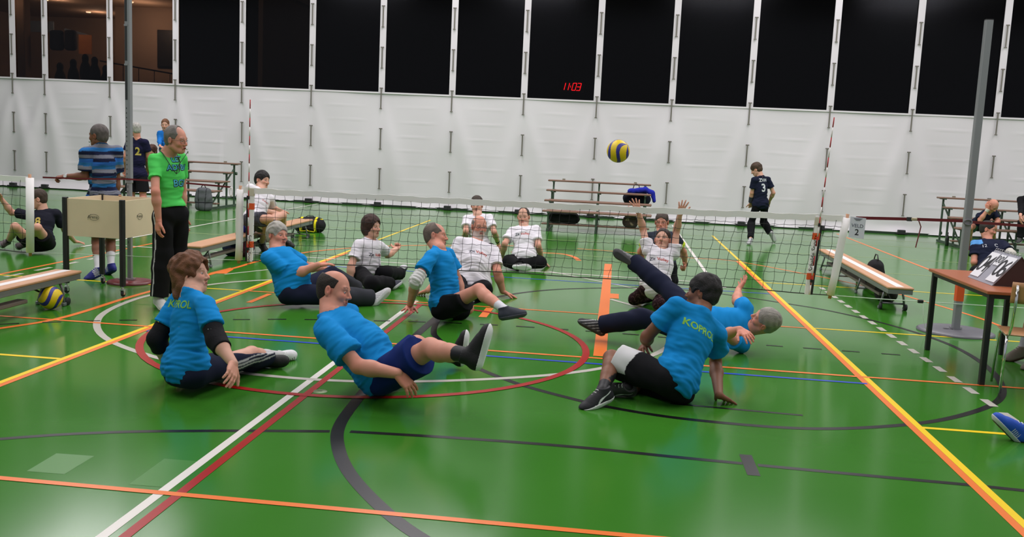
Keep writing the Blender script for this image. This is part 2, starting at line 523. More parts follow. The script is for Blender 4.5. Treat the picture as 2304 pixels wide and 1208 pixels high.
def hair_mesh(c, F, U, s, h, style, col):
    Rr = np.cross(F, U); A = np.array([Rr, F, U])
    def L(x, y, z): return c + (Rr * x + F * y + U * z) * s
    t = style.get('thick', .010)
    S = Sdf()
    S.ell(L(0, -.014, .036 + t * .35), A, np.array([.075 + t, .097 + t, .089 + t]) * s)
    for e in style.get('extra', ()):
        S.ell(L(*e[0]), A, np.array(e[1]) * s, k=.03)
    if style.get('nape', True):
        S.ell(L(0, -.045, -.02), A, np.array([.060 + t * .8, .052 + t * .8, .06]) * s, k=.03)
    # face opening
    S.ell(L(0, .105, style.get('open_z', -.045)), A, np.array(style.get('open', [.085, .085, .105])) * s, k=.008, sub=True)
    for x in (-1, 1):
        if style.get('ears', True): S.ell(L(.085 * x, .015, -.03), A, np.array([.03, .034, .050]) * s, k=.006, sub=True)
    if style.get('bald'):     # bare crown: a big scoop from above/front
        b = style['bald']
        S.ell(L(*b[0]), A, np.array(b[1]) * s, k=.012, sub=True)
    S.cut(-U, L(0, 0, style.get('low', -.062)))
    if 'front' in style: S.cut(F - U * .35, L(0, style['front'], 0))
    v, q = S.mesh(h)
    if len(v) == 0: return None
    loc = (v - c) @ A.T / s
    n = vnormals(v, q)
    st = loc * np.array([1.0, .35, .35]) if style.get('comb') is None else loc * np.array(style['comb'])
    w = waves(st, 120, 11, n=8)
    amp = style.get('amp', .003)
    v = v + n * (w * amp + waves(loc, 34, 5) * style.get('lump', .002))[:, None]
    cc = np.array(col) * (1 + style.get('cvar', .35) * w[:, None])
    if 'col2' in style:
        cc = mixc(cc, style['col2'], sstep(waves(loc, 40, 9), -.2, .6) * .7)
    return v, q, np.clip(cc, 0, 1)

def hand_mesh(w, D, N, side, s, h, curl=(.25, .3, .25), spread=8, thumb_in=0.2, fore=None, bends=None):
    D = nz(D); N = nz(N - D * (N @ D))
    T = np.cross(D, N) * (1 if side == 'R' else -1)
    S = Sdf()
    offs = [.030, .010, -.011, -.030]; ds = [.090, .094, .089, .080]; lens = [.072, .080, .074, .058]
    mcp = []
    for i in range(4):
        m_ = w + (D * ds[i] + T * offs[i]) * s; mcp.append(m_)
        S.cap(w + (D * .012 + T * offs[i] * .5) * s, m_, .0155 * s, .0118 * s, k=.012)
    S.cap(w + (D * .018 + T * .018 + N * .004) * s, w + (D * .058 + T * .036 + N * .006) * s, .0165 * s, .013 * s, k=.012)
    S.cap(w + (D * .02 - T * .018 + N * .004) * s, w + (D * .06 - T * .028 + N * .004) * s, .014 * s, .012 * s, k=.01)
    for i in range(4):
        a = math.radians((1.5 - i) * spread); p = mcp[i]; ang = 0
        base = D * math.cos(a) + T * math.sin(a)
        cu = bends[i] if bends else curl
        for j, f in enumerate((.45, .30, .25)):
            ang += cu[j]
            d = base * math.cos(ang) + N * math.sin(ang)
            p2 = p + d * lens[i] * f * s
            r = (.0096, .0088, .0080, .0070)
            S.cap(p, p2, r[j] * s, r[j + 1] * s, k=.0035 if j else .006)
            p = p2
    b = w + (D * .035 + T * .030) * s
    d1 = nz(D * .60 + T * .80 + N * thumb_in)
    p1 = b + d1 * .038 * s; S.cap(b, p1, .0145 * s, .0115 * s, k=.01)
    d2 = nz(d1 * .7 + D * .5 + N * thumb_in); p2 = p1 + d2 * .030 * s; S.cap(p1, p2, .0112 * s, .010 * s, k=.004)
    p3 = p2 + nz(d2 + D * .15) * .024 * s; S.cap(p2, p3, .010 * s, .008 * s, k=.004)
    if fore is not None: S.cap(fore, w, .0275 * s, .0262 * s, k=.012)
    S.cut((0, 0, -1), (0, 0, .002))
    return S.mesh(h)

REPORT = []
def person(label, hip, neck, head, taz, faz, fel=0, arms=None, legs=None, size=1.0, wide=1.0, belly=0.0,
           skin=SK_FAIR, hair=None, haircol=(.05, .03, .02), brow=None, beard=None, skull=None,
           shirt=None, pants=None, shoes=None, socks=None, h=0.009, hh=0.0045, group=None, glasses=False,
           extras=None, roll=0.0, hs=None, skip_head=False, paz=None, shw=1.0, shdrop=0.055, tilt_up=None, name='person'):
    Z = np.array([0, 0, 1.0])
    T_, UA, FA, TH, SH = [x * size for x in (.50, .285, .255, .43, .41)]
    def res(par, p, L, nm):
        if isinstance(p, np.ndarray): return p
        m_ = p[2]
        if m_ in ('+', '-'):
            q, ok = at_len(par, p[0], p[1], L, 1 if m_ == '+' else -1)
            if not ok: REPORT.append(f'{label[:28]} {nm}: short {np.linalg.norm(q - par):.2f} > {L:.2f}')
            return q
        if m_[0] == 'z': q = G(p[0], p[1], m_[1])
        elif m_[0] == 'y': q = at(p[0], p[1], par[1] + m_[1])
        elif m_[0] == 'Y': q = at(p[0], p[1], m_[1])
        if par is not None and L:
            r = np.linalg.norm(q - par) / L
            if r > 1.25 or r < .7: REPORT.append(f'{label[:28]} {nm}: ratio {r:.2f}')
        return q
    hp = res(None, hip, 0, 'hip'); nk = res(hp, neck, T_, 'neck')
    U = nz(nk - hp)
    fz = np.array([math.cos(math.radians(taz)), math.sin(math.radians(taz)), 0])
    F = nz(fz - U * (fz @ U))
    if tilt_up is not None: F = nz(np.array(tilt_up, float) - U * (np.array(tilt_up, float) @ U))
    R = np.cross(F, U)
    if paz is not None:
        pf = np.array([math.cos(math.radians(paz)), math.sin(math.radians(paz)), 0]); PF = nz(pf - U * (pf @ U))
    else: PF = F
    PR = np.cross(PF, U)
    hs = (hs or 1.0) * (.97 + .03 * size) * 1.045
    hc = res(nk, head, .165 * size, 'head')
    HF = np.array([math.cos(math.radians(faz)) * math.cos(math.radians(fel)), math.sin(math.radians(faz)) * math.cos(math.radians(fel)), math.sin(math.radians(fel))])
    hu = nz(nz(hc - nk) * .35 + Z * .65) if tilt_up is None else nz(hc - nk)
    hu = nz(hu - HF * (hu @ HF))
    if roll: hu = nz(hu * math.cos(math.radians(roll)) + np.cross(HF, hu) * math.sin(math.radians(roll)))
    J = {}
    T = np.linalg.norm(nk - hp)
    arms = arms or {}; legs = legs or {}
    for sd, g in (('R', 1), ('L', -1)):
        sh = nk - U * shdrop * size + R * g * .170 * size * shw * (1 + (wide - 1) * .5)
        a = arms.get(sd, {})
        if 'sh' in a: sh = sh + R * g * a['sh'][0] + U * a['sh'][1] + F * a['sh'][2]
        J['sh' + sd] = sh
        J['hj' + sd] = hp + PR * g * .095 * size * wide - U * .01
        if a:
            J['el' + sd] = res(sh, a['el'], UA, 'el' + sd)
            J['wr' + sd] = res(J['el' + sd], a['wr'], FA, 'wr' + sd)
            if 'tip' in a: J['tip' + sd] = res(J['wr' + sd], a['tip'], .17 * size, 'tip' + sd)
        l = legs.get(sd)
        if l:
            J['kn' + sd] = res(J['hj' + sd], l['kn'], TH, 'kn' + sd)
            J['an' + sd] = res(J['kn' + sd], l['an'], SH, 'an' + sd)
            J['toe' + sd] = res(J['an' + sd], l['toe'], .19 * size, 'toe' + sd)
    root_loc = np.array([hp[0], hp[1], 0.0])
    B = np.array([R, F, U]); PB = np.array([PR, PF, U])
    w = wide
    def torso(S, infl, k=.05, chest=True):
        S.ell(hp + U * .02, PB, np.array([.150 * w * size + infl, .105 * (.6 + .4 * w) * size + infl, .115 * size + infl]), k=k)
        S.ell(hp + U * T * .40 + F * belly * .5, B, np.array([.130 * w * size + infl, (.096 + belly) * size + infl, .17 * size + infl]), k=k)
        S.ell(hp + U * T * .66 + F * .01, B, np.array([.148 * (.5 + .5 * w) * size + infl, .098 * size + belly * .4 + infl, .18 * size + infl]), k=k)
        sL, sR = J['shL'], J['shR']; mid = (sL + sR) / 2
        S.cap(sL * .86 + mid * .14, sR * .86 + mid * .14, .048 * size + infl, k=.03)
        for s_ in (sL, sR): S.cap(nk - U * .005 * size - F * .01, s_ + U * .008, .042 * size + infl * .5, .038 * size + infl * .6, k=.025)
    # ---- skin
    S = Sdf(); torso(S, -.004)
    S.cap(nk - U * .03, hc - hu * .05 * hs - HF * .02, .062 * hs, .055 * hs, k=.03)
    for sd in 'RL':
        if 'el' + sd not in J: continue
        sh, el, wr = J['sh' + sd], J['el' + sd], J['wr' + sd]
        am = arms[sd].get('fat', 1.0) * (.55 + .45 * w) * size
        S.cap(sh, el, .047 * am, .038 * am, k=.02)
        S.cap(el, el + (wr - el) * .35, .040 * am, .043 * am, k=.02)
        S.cap(el + (wr - el) * .3, wr, .042 * am, .0275 * am, k=.02)
    for sd in 'RL':
        if 'kn' + sd not in J: continue
        hj, kn, an = J['hj' + sd], J['kn' + sd], J['an' + sd]
        lm = (.6 + .4 * w) * size
        S.cap(hj, kn, .079 * lm, .053 * lm, k=.03)
        cf = nz(an - kn); bk = nz((hj - kn) - cf * ((hj - kn) @ cf))
        S.cap(kn, kn + (an - kn) * .3 + bk * .012, .055 * lm, .053 * lm, k=.02)
        S.cap(kn + (an - kn) * .25 + bk * .012, kn + (an - kn) * .55 + bk * .008, .054 * lm, .045 * lm, k=.02)
        S.cap(kn + (an - kn) * .5 + bk * .006, an, .046 * lm, .036 * lm, k=.02)
        td = nz(J['toe' + sd] - an)
        S.cap(an, an + td * .03, .033 * size, .028 * size, k=.02)
    S.cut((0, 0, -1), (0, 0, .006))
    bv, bq = S.mesh(h)
    bc = np.tile(np.array(skin), (len(bv), 1)) * (1 + .07 * waves(bv - root_loc, 22, 4)[:, None])
    parts = [(bv, bq)]; cols = [bc]
    for sd in 'RL':      # knees, elbows: a little redder
        for jn in ('kn', 'el'):
            if jn + sd in J:
                dd = np.linalg.norm(bv - J[jn + sd], axis=1)
                cols[0] = mixc(cols[0], np.array(skin) * np.array([1.02, .78, .74]), .5 * (1 - sstep(dd, .03, .09)))
    if socks:
        sc, sl = socks
        for sd in 'RL':
            if 'an' + sd in J:
                kn, an = J['kn' + sd], J['an' + sd]; d = nz(kn - an)
                t = (bv - an) @ d; rr = np.linalg.norm((bv - an) - t[:, None] * d, axis=1)
                mk = (t < sl) & (rr < .12) & (t > -.2)
                cols[0][mk] = np.array(sc)
    if not skip_head:
        v, q, c_ = head_mesh(hc, HF, hu, hs, hh, skin, brow if brow is not None else np.array(haircol) * .8, beard, nk, skull)
        parts.append((v, q)); cols.append(c_)
    for sd in 'RL':
        a = arms.get(sd)
        if not a or a.get('nohand'): continue
        wr, el = J['wr' + sd], J['el' + sd]
        D = nz(J['tip' + sd] - wr) if 'tip' + sd in J else nz(wr - el)
        N = np.array(a.get('palm', (0, 0, -1)), float)
        if abs(nz(N) @ D) > .95: N = np.cross(D, (0, 1, 0))
        v, q = hand_mesh(wr, D, N, sd, 1.04 * size * a.get('hsz', 1), min(hh * .8, .0042), curl=a.get('curl', (.25, .3, .25)), spread=a.get('spread', 8), thumb_in=a.get('thumb', .2), fore=wr + nz(el - wr) * .05, bends=a.get('bends'))
        if len(v):
            parts.append((v, q)); cc = np.tile(np.array(skin) * np.array([1.03, .90, .88]), (len(v), 1)); cols.append(cc)
    V_, Q_ = join(parts)
    me_off = bpy.data.objects.new('tmp', None)
    body = np_mesh(name, V_ - root_loc, Q_, SKIN, np.clip(np.concatenate(cols), 0, 1))
    bpy.data.objects.remove(me_off)
    body.location = Vector(root_loc)
    tag(body, label, 'person', group)
    J.update(hp=hp, nk=nk, hc=hc, U=U, F=F, R=R, HF=HF, hu=hu, hs=hs, PR=PR, PF=PF, T=T, size=size)
    out = dict(body=body, J=J)
    # ---- hair
    if hair is not None and not skip_head:
        r = hair_mesh(hc, HF, hu, hs, hh, hair, haircol)
        if r: out['hair'] = np_mesh('hair', r[0], r[1], HAIRM, r[2], body)
    # ---- shirt
    if shirt:
        S = Sdf(); lo = shirt.get('loose', .012); torso(S, lo, k=.035)
        hem = shirt.get('hem', -.02) - .03
        if belly > .05: S.ell(hp + U * T * .32 + F * belly * .5, B, np.array([.13 * w, .09 + belly, .14]) + lo, k=.04)
        S.ell(hp + U * .045, PB, np.array([.158 * w * size, .116 * (.6 + .4 * w) * size, .14 * size]) + lo + shirt.get('skirt', .008), k=.04)
        S.cap(nk - U * .05, nk + U * .012, .063 * hs + lo * .2, k=.02)
        sl = shirt.get('sleeve', .62)
        for sd in 'RL':
            if 'el' + sd not in J: continue
            sh, el = J['sh' + sd], J['el' + sd]; d = nz(el - sh); Lr = np.linalg.norm(el - sh)
            am = arms[sd].get('fat', 1.0) * (.55 + .45 * w) * size
            if sl > 1:
                S.cap(sh, el, .054 * am + lo, .047 * am + lo, k=.035)
                wr = J['wr' + sd]; d2 = nz(wr - el)
                S.cap(el, wr, .050 * am + lo, .034 * am + lo, k=.02, cuts=[(d2, float(d2 @ (el + (wr - el) * (sl - 1))))])
            else:
                e = sh + d * Lr * sl
                S.cap(sh, e + d * .05, .048 * am + lo, .046 * am + lo * 1.5 + shirt.get('flare', .010), k=.025, cuts=[(d, float(d @ e))])
        S.cap(nk + U * .004 + F * .012, nk + U * .25 + F * .012, .0605 * hs, k=.012, sub=True)
        S.cut(-U, hp + U * hem)
        S.cut((0, 0, -1), (0, 0, .003))
        v, q = S.mesh(h)
        loc = (v - hp) @ B.T
        n = vnormals(v, q)
        # soft folds: diagonal drags from armpits and creases round the waist
        fz_ = waves(loc * np.array([1, 1, 1.6]), 9, shirt.get('seed', 1), n=5, warp=1.2) * .0085
        fz_ += waves(loc * np.array([.7, .7, 2.6]), 20, shirt.get('seed', 1) + 7, n=5, warp=1.3) * .0060 * (1 - sstep(loc[:, 2] / T, .25, .75) * .6)
        v = v + n * (fz_ * shirt.get('fold', 1.0))[:, None]
        col = np.tile(np.array(shirt['col']), (len(v), 1))
        if 'func' in shirt: col = shirt['func'](col, loc, v, J)
        v[:, 2] = np.maximum(v[:, 2], .003)
        out['shirt'] = np_mesh(shirt.get('name', 'shirt'), v, q, CLOTH, np.clip(col, 0, 1), body)
    # ---- trousers / shorts
    if pants:
        lo = pants.get('loose', .016); S = Sdf(); ln = pants.get('len', 2.0)
        S.ell(hp + U * .015, PB, np.array([.150 * w * size + lo * .5, .105 * (.6 + .4 * w) * size + lo * .5, .118 * size + lo * .3]), k=.03)
        for sd in 'RL':
            if 'kn' + sd not in J: continue
            hj, kn, an = J['hj' + sd], J['kn' + sd], J['an' + sd]; lm = (.6 + .4 * w) * size
            if ln <= 1:
                d = nz(kn - hj); Lr = np.linalg.norm(kn - hj); e = hj + d * Lr * ln
                S.cap(hj, e + d * .05, .080 * lm + lo * .7, .070 * lm + lo * 1.5 + pants.get('flare', .012), k=.03, cuts=[(d, float(d @ e))])
            else:
                S.cap(hj, kn, .081 * lm + lo * .7, .056 * lm + lo, k=.03)
                d = nz(an - kn); e = kn + (an - kn) * (ln - 1); bk = nz((hj - kn) - d * ((hj - kn) @ d))
                S.cap(kn, kn + (an - kn) * .3 + bk * .012, .057 * lm + lo, .055 * lm + lo, k=.02)
                S.cap(kn + (an - kn) * .25 + bk * .012, kn + (an - kn) * .5 + bk * .008, .056 * lm + lo, .050 * lm + lo, k=.02)
                S.cap(kn, an + d * .06, .060 * lm + lo, .050 * lm + lo * pants.get('cuff', 1.3), k=.03, cuts=[(d, float(d @ e))])
        S.cut(U, hp + U * pants.get('top', .12))
        S.cut((0, 0, -1), (0, 0, .003))
        v, q = S.mesh(h)
        n = vnormals(v, q); loc = (v - hp) @ PB.T
        v = v + n * (waves(loc, 12, pants.get('seed', 3), n=6, warp=1.3) * .006 * pants.get('fold', 1.0))[:, None]
        v[:, 2] = np.maximum(v[:, 2], .003)
        col = np.tile(np.array(pants['col']), (len(v), 1))
        if 'func' in pants: col = pants['func'](col, loc, v, J)
        out['pants'] = np_mesh(pants.get('name', 'trousers'), v, q, CLOTH, np.clip(col, 0, 1), body)
    # ---- shoes
    if shoes:
        for sd in 'RL':
            if 'an' + sd not in J: continue
            l = legs[sd]; sp = dict(shoes); sp.update(l.get('shoe', {}))
            out['shoe' + sd] = shoe(J['an' + sd], J['toe' + sd], J['kn' + sd], sp, size * sp.get('scale', 1.0), hh, body, l.get('sole'))
    if glasses:
        mb = MB(); Rr = np.cross(HF, hu)
        Lf = lambda x, y, z: hc + (Rr * x + HF * y + hu * z) * hs
        for sx in (-1, 1):
            mb.tube([Lf(.031 * sx + .023 * math.cos(t), .099 - .02 * abs(math.cos(t)) * (1 if sx * math.cos(t) > 0 else 0), -.002 + .016 * math.sin(t)) for t in np.linspace(0, 6.283, 14)[:-1]], .0014, 5, closed=True)
            mb.tube([Lf(.054 * sx, .085, .004), Lf(.079 * sx, .04, .006), Lf(.082 * sx, -.01, .002)], .0015, 5)
        mb.tube([Lf(-.008, .1, .002), Lf(.008, .1, .002)], .0014, 5)
        mb.build('glasses', WIREM, body, world=True)
    return out

def shoe(an, toe, kn, sp, s, h, parent, sole_n=None):
    T = nz(toe - an)
    up = nz(kn - an) if sole_n is None else -np.array(sole_n, float)
    N = nz(up - T * (up @ T)) if abs(nz(up) @ T) < .97 else nz(np.cross(T, (1, 0, 0)))
    # tip the toe direction so the sole runs from heel to ball
    W = np.cross(T, N); A = np.array([W, T, N])
    o = an - N * .030 * s
    P = lambda x, y, z: o + (W * x + T * y + N * z) * s
    def outline(infl=0.0):
        S = Sdf()
        S.ell(P(0, -.030, -.012), A, np.array([.036 + infl, .042 + infl, .045]) * s, k=.02)
        S.ell(P(0, .045, -.014), A, np.array([.041 + infl, .085 + infl, .052]) * s, k=.03)
        S.ell(P(.004, .125, -.024), A, np.array([.048 + infl, .070 + infl, .038]) * s, k=.03)
        return S
    S = outline()
    S.cap(P(0, -.012, 0), P(0, -.014, .045 + sp.get('high', 0)), .041 * s, .043 * s, k=.02, cuts=[(N, float(N @ P(0, 0, .052 + sp.get('high', 0))))])
    S.cap(P(0, .015, .028), P(0, .10, -.004), .033 * s, .027 * s, k=.025)
    S.cut(-N, P(0, 0, -.036)); S.cut((0, 0, -1), (0, 0, .006))
    v, q = S.mesh(h)
    loc = (v - o) @ A.T / s
    col = np.tile(np.array(sp['col']), (len(v), 1))
    if 'func' in sp: col = sp['func'](col, loc)
    up_o = np_mesh('shoe', v, q, SHOEM, np.clip(col, 0, 1), parent)
    S = outline(.004); S.cut(N, P(0, 0, -.030 + sp.get('sole_h', .0))); S.cut(-N, P(0, 0, -.057)); S.cut((0, 0, -1), (0, 0, .001))
    v, q = S.mesh(h)
    if len(v):
        loc = (v - o) @ A.T / s
        col = np.tile(np.array(sp.get('sole', (.7, .7, .7))), (len(v), 1))
        if 'tread' in sp: col[loc[:, 2] < -.053] = sp['tread']
        np_mesh('sole', v, q, SOLEM, col, up_o)
    if sp.get('laces', True):
        mb = MB()
        for i in range(4):
            y = .035 + i * .020; z = .051 - i * .0095
            mb.tube([P(-.024, y, z - .010), P(-.012, y + .004, z + .003), P(0, y + .008, z + .006), P(.012, y + .004, z + .003), P(.024, y, z - .010)], .0028 * s, 5)
        mb.build('laces', sp.get('lacem', LACEM), up_o, world=True)
    return up_o

def pad(parent, el, a, b, r, col, name='elbow_pad', h=.006, quilt=0.0, t0=.10, t1=.09):
    """a tube of padded cloth round the elbow: from t0 up the upper arm to t1 down the forearm"""
    S = Sdf(); da = nz(a - el); db = nz(b - el)
    S.cap(el, el + da * .25, r, r * 1.06, k=.02, cuts=[(da, float(da @ (el + da * t0)))])
    S.cap(el, el + db * .25, r * 1.02, r * .86, k=.02, cuts=[(db, float(db @ (el + db * t1)))])
    v, q = S.mesh(h); n = vnormals(v, q)
    loc = v - el
    if quilt:
        t = loc @ da
        ang = loc @ np.cross(da, nz(np.cross(da, db)))
        v = v + n * (quilt * (np.abs(np.sin(t * 90)) * np.abs(np.sin(ang * 80)) - .3))[:, None]
    v = v + n * (waves(loc, 30, 2) * .0015)[:, None]
    return np_mesh(name, v, q, PADM, np.tile(np.array(col), (len(v), 1)), parent)
def cuff(parent, a, b, t, wdt, r, col, name='wrist_band', h=.005):
    d = nz(b - a); c = a + (b - a) * t; S = Sdf()
    S.cap(c - d * wdt, c + d * wdt, r, r, k=.001, cuts=[(d, float(d @ (c + d * wdt / 2))), (-d, float(-d @ (c - d * wdt / 2)))])
    v, q = S.mesh(h)
    return np_mesh(name, v, q, PADM, np.tile(np.array(col), (len(v), 1)), parent)
# ------------------------------------------------------------------ the hall
def floor_mat():
    m = bpy.data.materials.new('green_sports_floor'); m.use_nodes = True
    nt = m.node_tree; b = nt.nodes['Principled BSDF']
    tc = nt.nodes.new('ShaderNodeTexCoord')
    n1 = nt.nodes.new('ShaderNodeTexNoise'); n1.inputs['Scale'].default_value = .8; n1.inputs['Detail'].default_value = 4
    n2 = nt.nodes.new('ShaderNodeTexNoise'); n2.inputs['Scale'].default_value = 220; n2.inputs['Detail'].default_value = 2
    nt.links.new(tc.outputs['Object'], n1.inputs['Vector']); nt.links.new(tc.outputs['Object'], n2.inputs['Vector'])
    mx = nt.nodes.new('ShaderNodeMix'); mx.data_type = 'RGBA'
    mx.inputs[6].default_value = (*srgb(50, 114, 28), 1); mx.inputs[7].default_value = (*srgb(62, 125, 40), 1)
    nt.links.new(n1.outputs['Fac'], mx.inputs[0])
    nt.links.new(mx.outputs[2], b.inputs['Base Color'])
    mr = nt.nodes.new('ShaderNodeMapRange'); mr.inputs[3].default_value = .12; mr.inputs[4].default_value = .19
    nt.links.new(n1.outputs['Fac'], mr.inputs[0]); nt.links.new(mr.outputs[0], b.inputs['Roughness'])
    bp = nt.nodes.new('ShaderNodeBump'); bp.inputs['Strength'].default_value = .02; bp.inputs['Distance'].default_value = .002
    nt.links.new(n2.outputs['Fac'], bp.inputs['Height']); nt.links.new(bp.outputs['Normal'], b.inputs['Normal'])
    b.inputs['Specular IOR Level'].default_value = .31
    return m
def paint(name, c): return mat(name, srgb(*c), rough=.3, spec=.3)
PAINTS = dict(orange=paint('orange_line_paint', (232, 120, 50)), yellow=paint('yellow_line_paint', (240, 205, 20)),
              white=paint('white_line_paint', (222, 218, 210)), grey=paint('grey_line_paint', (186, 182, 172)), red=paint('red_line_paint', (160, 24, 20)),
              blue=paint('blue_line_paint', (30, 70, 190)), black=paint('black_line_paint', (15, 15, 17)),
              pale=paint('pale_line_paint', (150, 170, 110)))
pk = list(PAINTS)
fb = MB()
fb.mat(0).add([(-40, -6, 0), (40, -6, 0), (40, 45, 0), (-40, 45, 0)], [(0, 1, 2, 3)])
zc_ = [0]
def lift(lay):
    zc_[0] += 1; return .0006 * lay + .00002 * (zc_[0] % 29)
def fline(a, b, w, c, lay=1, world=False):
    """a, b pixels of the line's middle"""
    A = np.array(a, float) if world else G(*a)[:2]; B = np.array(b, float) if world else G(*b)[:2]
    A = A[:2]; B = B[:2]; d = (B - A) / np.linalg.norm(B - A); n = np.array([-d[1], d[0]]) * w / 2
    z = lift(lay)
    fb.mat(1 + pk.index(c)).add([(*(A - n), z), (*(B - n), z), (*(B + n), z), (*(A + n), z)], [(0, 1, 2, 3)])
def farc(pts, w, c, lay=1):
    P_ = [np.array(p, float)[:2] for p in pts]; z = lift(lay); vs = []
    P_ = [p for i, p in enumerate(P_) if i == 0 or np.linalg.norm(p - P_[i - 1]) > 1e-4]
    if len(P_) < 2: return
    for i, p in enumerate(P_):
        t = P_[min(i + 1, len(P_) - 1)] - P_[max(i - 1, 0)]; t = t / np.linalg.norm(t); n = np.array([-t[1], t[0]]) * w / 2
        vs += [(*(p - n), z), (*(p + n), z)]
    fb.mat(1 + pk.index(c)).add(vs, [(2 * i, 2 * i + 2, 2 * i + 3, 2 * i + 1) for i in range(len(P_) - 1)])
def fit_circle(px):
    q = np.array([G(*p)[:2] for p in px]); A = np.c_[2 * q, np.ones(len(q))]; s = np.linalg.lstsq(A, (q ** 2).sum(1), rcond=None)[0]
    return s[:2], math.sqrt(s[2] + s[0] ** 2 + s[1] ** 2)
def spline(px, n=16, world=False):
    P_ = [np.array(p, float) if world else G(*p)[:2] for p in px]; out = []
    P_ = [2 * P_[0] - P_[1]] + P_ + [2 * P_[-1] - P_[-2]]
    for i in range(1, len(P_) - 2):
        p0, p1, p2, p3 = P_[i - 1:i + 3]
        for k in range(n):
            t = k / n
            out.append(.5 * ((2 * p1) + (-p0 + p2) * t + (2 * p0 - 5 * p1 + 4 * p2 - p3) * t * t + (-p0 + 3 * p1 - 3 * p2 + p3) * t ** 3))
    out.append(P_[-2]); return out

L_ = lambda a, b, w, c, lay=1: fline(a, b, w, c, lay, world=True)
# long side lines of two courts, laid side by side
L_((-3.935, 2.0), (-3.935, 19.95), .045, 'yellow', 3); L_((-3.888, 2.0), (-3.888, 13.5), .045, 'orange', 3)
L_((2.042, 1.0), (2.042, 19.95), .047, 'yellow', 3); L_((1.994, 1.0), (1.994, 15.4), .047, 'orange', 3)
L_((-2.045, 1.0), (-2.045, 9.75), .05, 'white', 2); L_((-1.955, 1.0), (-1.955, 9.55), .05, 'red', 3)
L_((-12, 4.13), (12, 3.96), .045, 'orange', 4)
L_((-12, 7.66), (12, 7.50), .045, 'orange', 4)
L_((-3.86, 7.43), (2.0, 7.34), .04, 'blue', 4)
L_((-3.86, 11.98), (2.0, 11.90), .04, 'blue', 2)
L_((-3.92, 9.70), (1.97, 9.62), .045, 'orange', 3)
L_((-12, 9.70), (-3.96, 9.70), .045, 'yellow', 2); L_((2.06, 9.64), (12, 9.58), .045, 'yellow', 2)
L_((-12, 6.33), (-3.96, 6.33), .045, 'yellow', 2); L_((2.06, 6.20), (12, 6.16), .045, 'yellow', 2)
L_((2.06, 12.95), (12, 12.90), .045, 'yellow', 2)
L_((-.055, 7.66), (-.055, 14.0), .11, 'orange', 3)
L_((0.0, 10.93), (.10, 10.93), .36, 'orange', 3)
L_((-1.235, 9.60), (-1.235, 9.06), .08, 'orange', 3); L_((-3.605, 9.60), (-3.605, 9.02), .06, 'orange', 3)
# sitting volleyball tape lines
L_((-7.4, 12.78), (1.36, 12.60), .05, 'white', 4); L_((1.345, 12.60), (1.345, 22.2), .05, 'white', 4); L_((-7.385, 12.4), (-7.385, 22.9), .05, 'white', 4)
L_((1.30, 12.22), (1.47, 12.22), .1, 'white', 4)
for yy in (14.9, 17.2, 19.75, 21.2): L_((-14, yy), (14, yy), .04, 'pale', 1)
L_((-6.78, 8.9), (-6.78, 13.6), .05, 'orange', 2)
for yy in (9.6, 10.15, 10.7, 11.25, 11.8): L_((-6.62, yy), (-6.62, yy + .3), .06, 'grey', 1)
L_((5.09, 15.0), (5.09, 22.3), .06, 'orange', 2)
L_((-2.2, 17.1), (-2.2, 17.6), .06, 'orange', 2)
y = 6.55
while y < 12.8:
    L_((2.77, y), (2.77, y + .2), .062, 'grey', 2); y += .355
# basketball circle, centre circle, arcs
circ = lambda c, r, a0, a1, n=72: [(c[0] + r * math.cos(math.radians(a0 + (a1 - a0) * i / n)), c[1] + r * math.sin(math.radians(a0 + (a1 - a0) * i / n))) for i in range(n + 1)]
farc(circ((-2.0, 7.70), 1.83, 0, 360), .06, 'red', 5)
farc(spline([(-2.9, 11.35), (-4.2, 10.3), (-4.62, 9.3), (-4.68, 8.6), (-4.5, 7.8), (-4.0, 7.05), (-3.2, 6.5), (-2.4, 6.29), (-1.6, 6.34), (-.7, 6.72), (-.05, 7.22), (.45, 8.0), (.65, 9.0), (.45, 10.0), (0, 10.7)], 8, True), .06, 'grey', 2)
farc(spline([(-.86, 12.79), (-.2, 12.15), (.41, 11.55)], 6, True), .05, 'grey', 1)
farc(spline([(-1.64, 8.86), (-1.56, 8.23), (-1.44, 7.87), (-1.08, 7.12), (-.67, 6.62), (-.24, 6.29), (.12, 6.10), (.58, 5.98), (1.25, 5.97), (1.85, 6.18), (2.36, 6.52), (2.86, 7.08), (3.13, 7.75), (3.25, 8.5), (3.22, 9.3), (2.95, 10.1), (2.48, 10.82), (2.0, 11.22), (1.33, 11.65), (.69, 11.8), (-.02, 11.56), (-.7, 11.12), (-1.2, 10.45), (-1.5, 9.6), (-1.64, 8.86)], 8, True), .055, 'black', 2)
farc(spline([(-1.66, 8.9), (-1.67, 7.8), (-1.64, 6.6), (-1.60, 5.85), (-1.55, 5.3), (-1.45, 4.93), (-1.27, 4.53), (-1.0, 4.12), (-.74, 3.82), (-.3, 3.45)], 8, True), .075, 'black', 2)
farc(spline([(-5.2, 2.8), (-4.1, 4.0), (-3.22, 4.59), (-2.73, 4.84), (-2.16, 5.02), (-1.57, 5.165)], 8, True), .045, 'black', 2)
farc(spline([(-1.455, 5.19), (-.8, 5.23), (-.13, 5.235), (.4, 5.20), (.785, 5.178)], 8, True), .045, 'black', 2)
farc(spline([(.868, 5.17), (1.5, 5.14), (2.25, 5.10), (3.4, 4.95)], 6, True), .045, 'black', 2)
L_((.822, 5.34), (.822, 4.99), .07, 'black', 2); L_((.45, 6.34), (1.32, 6.285), .035, 'black', 2)
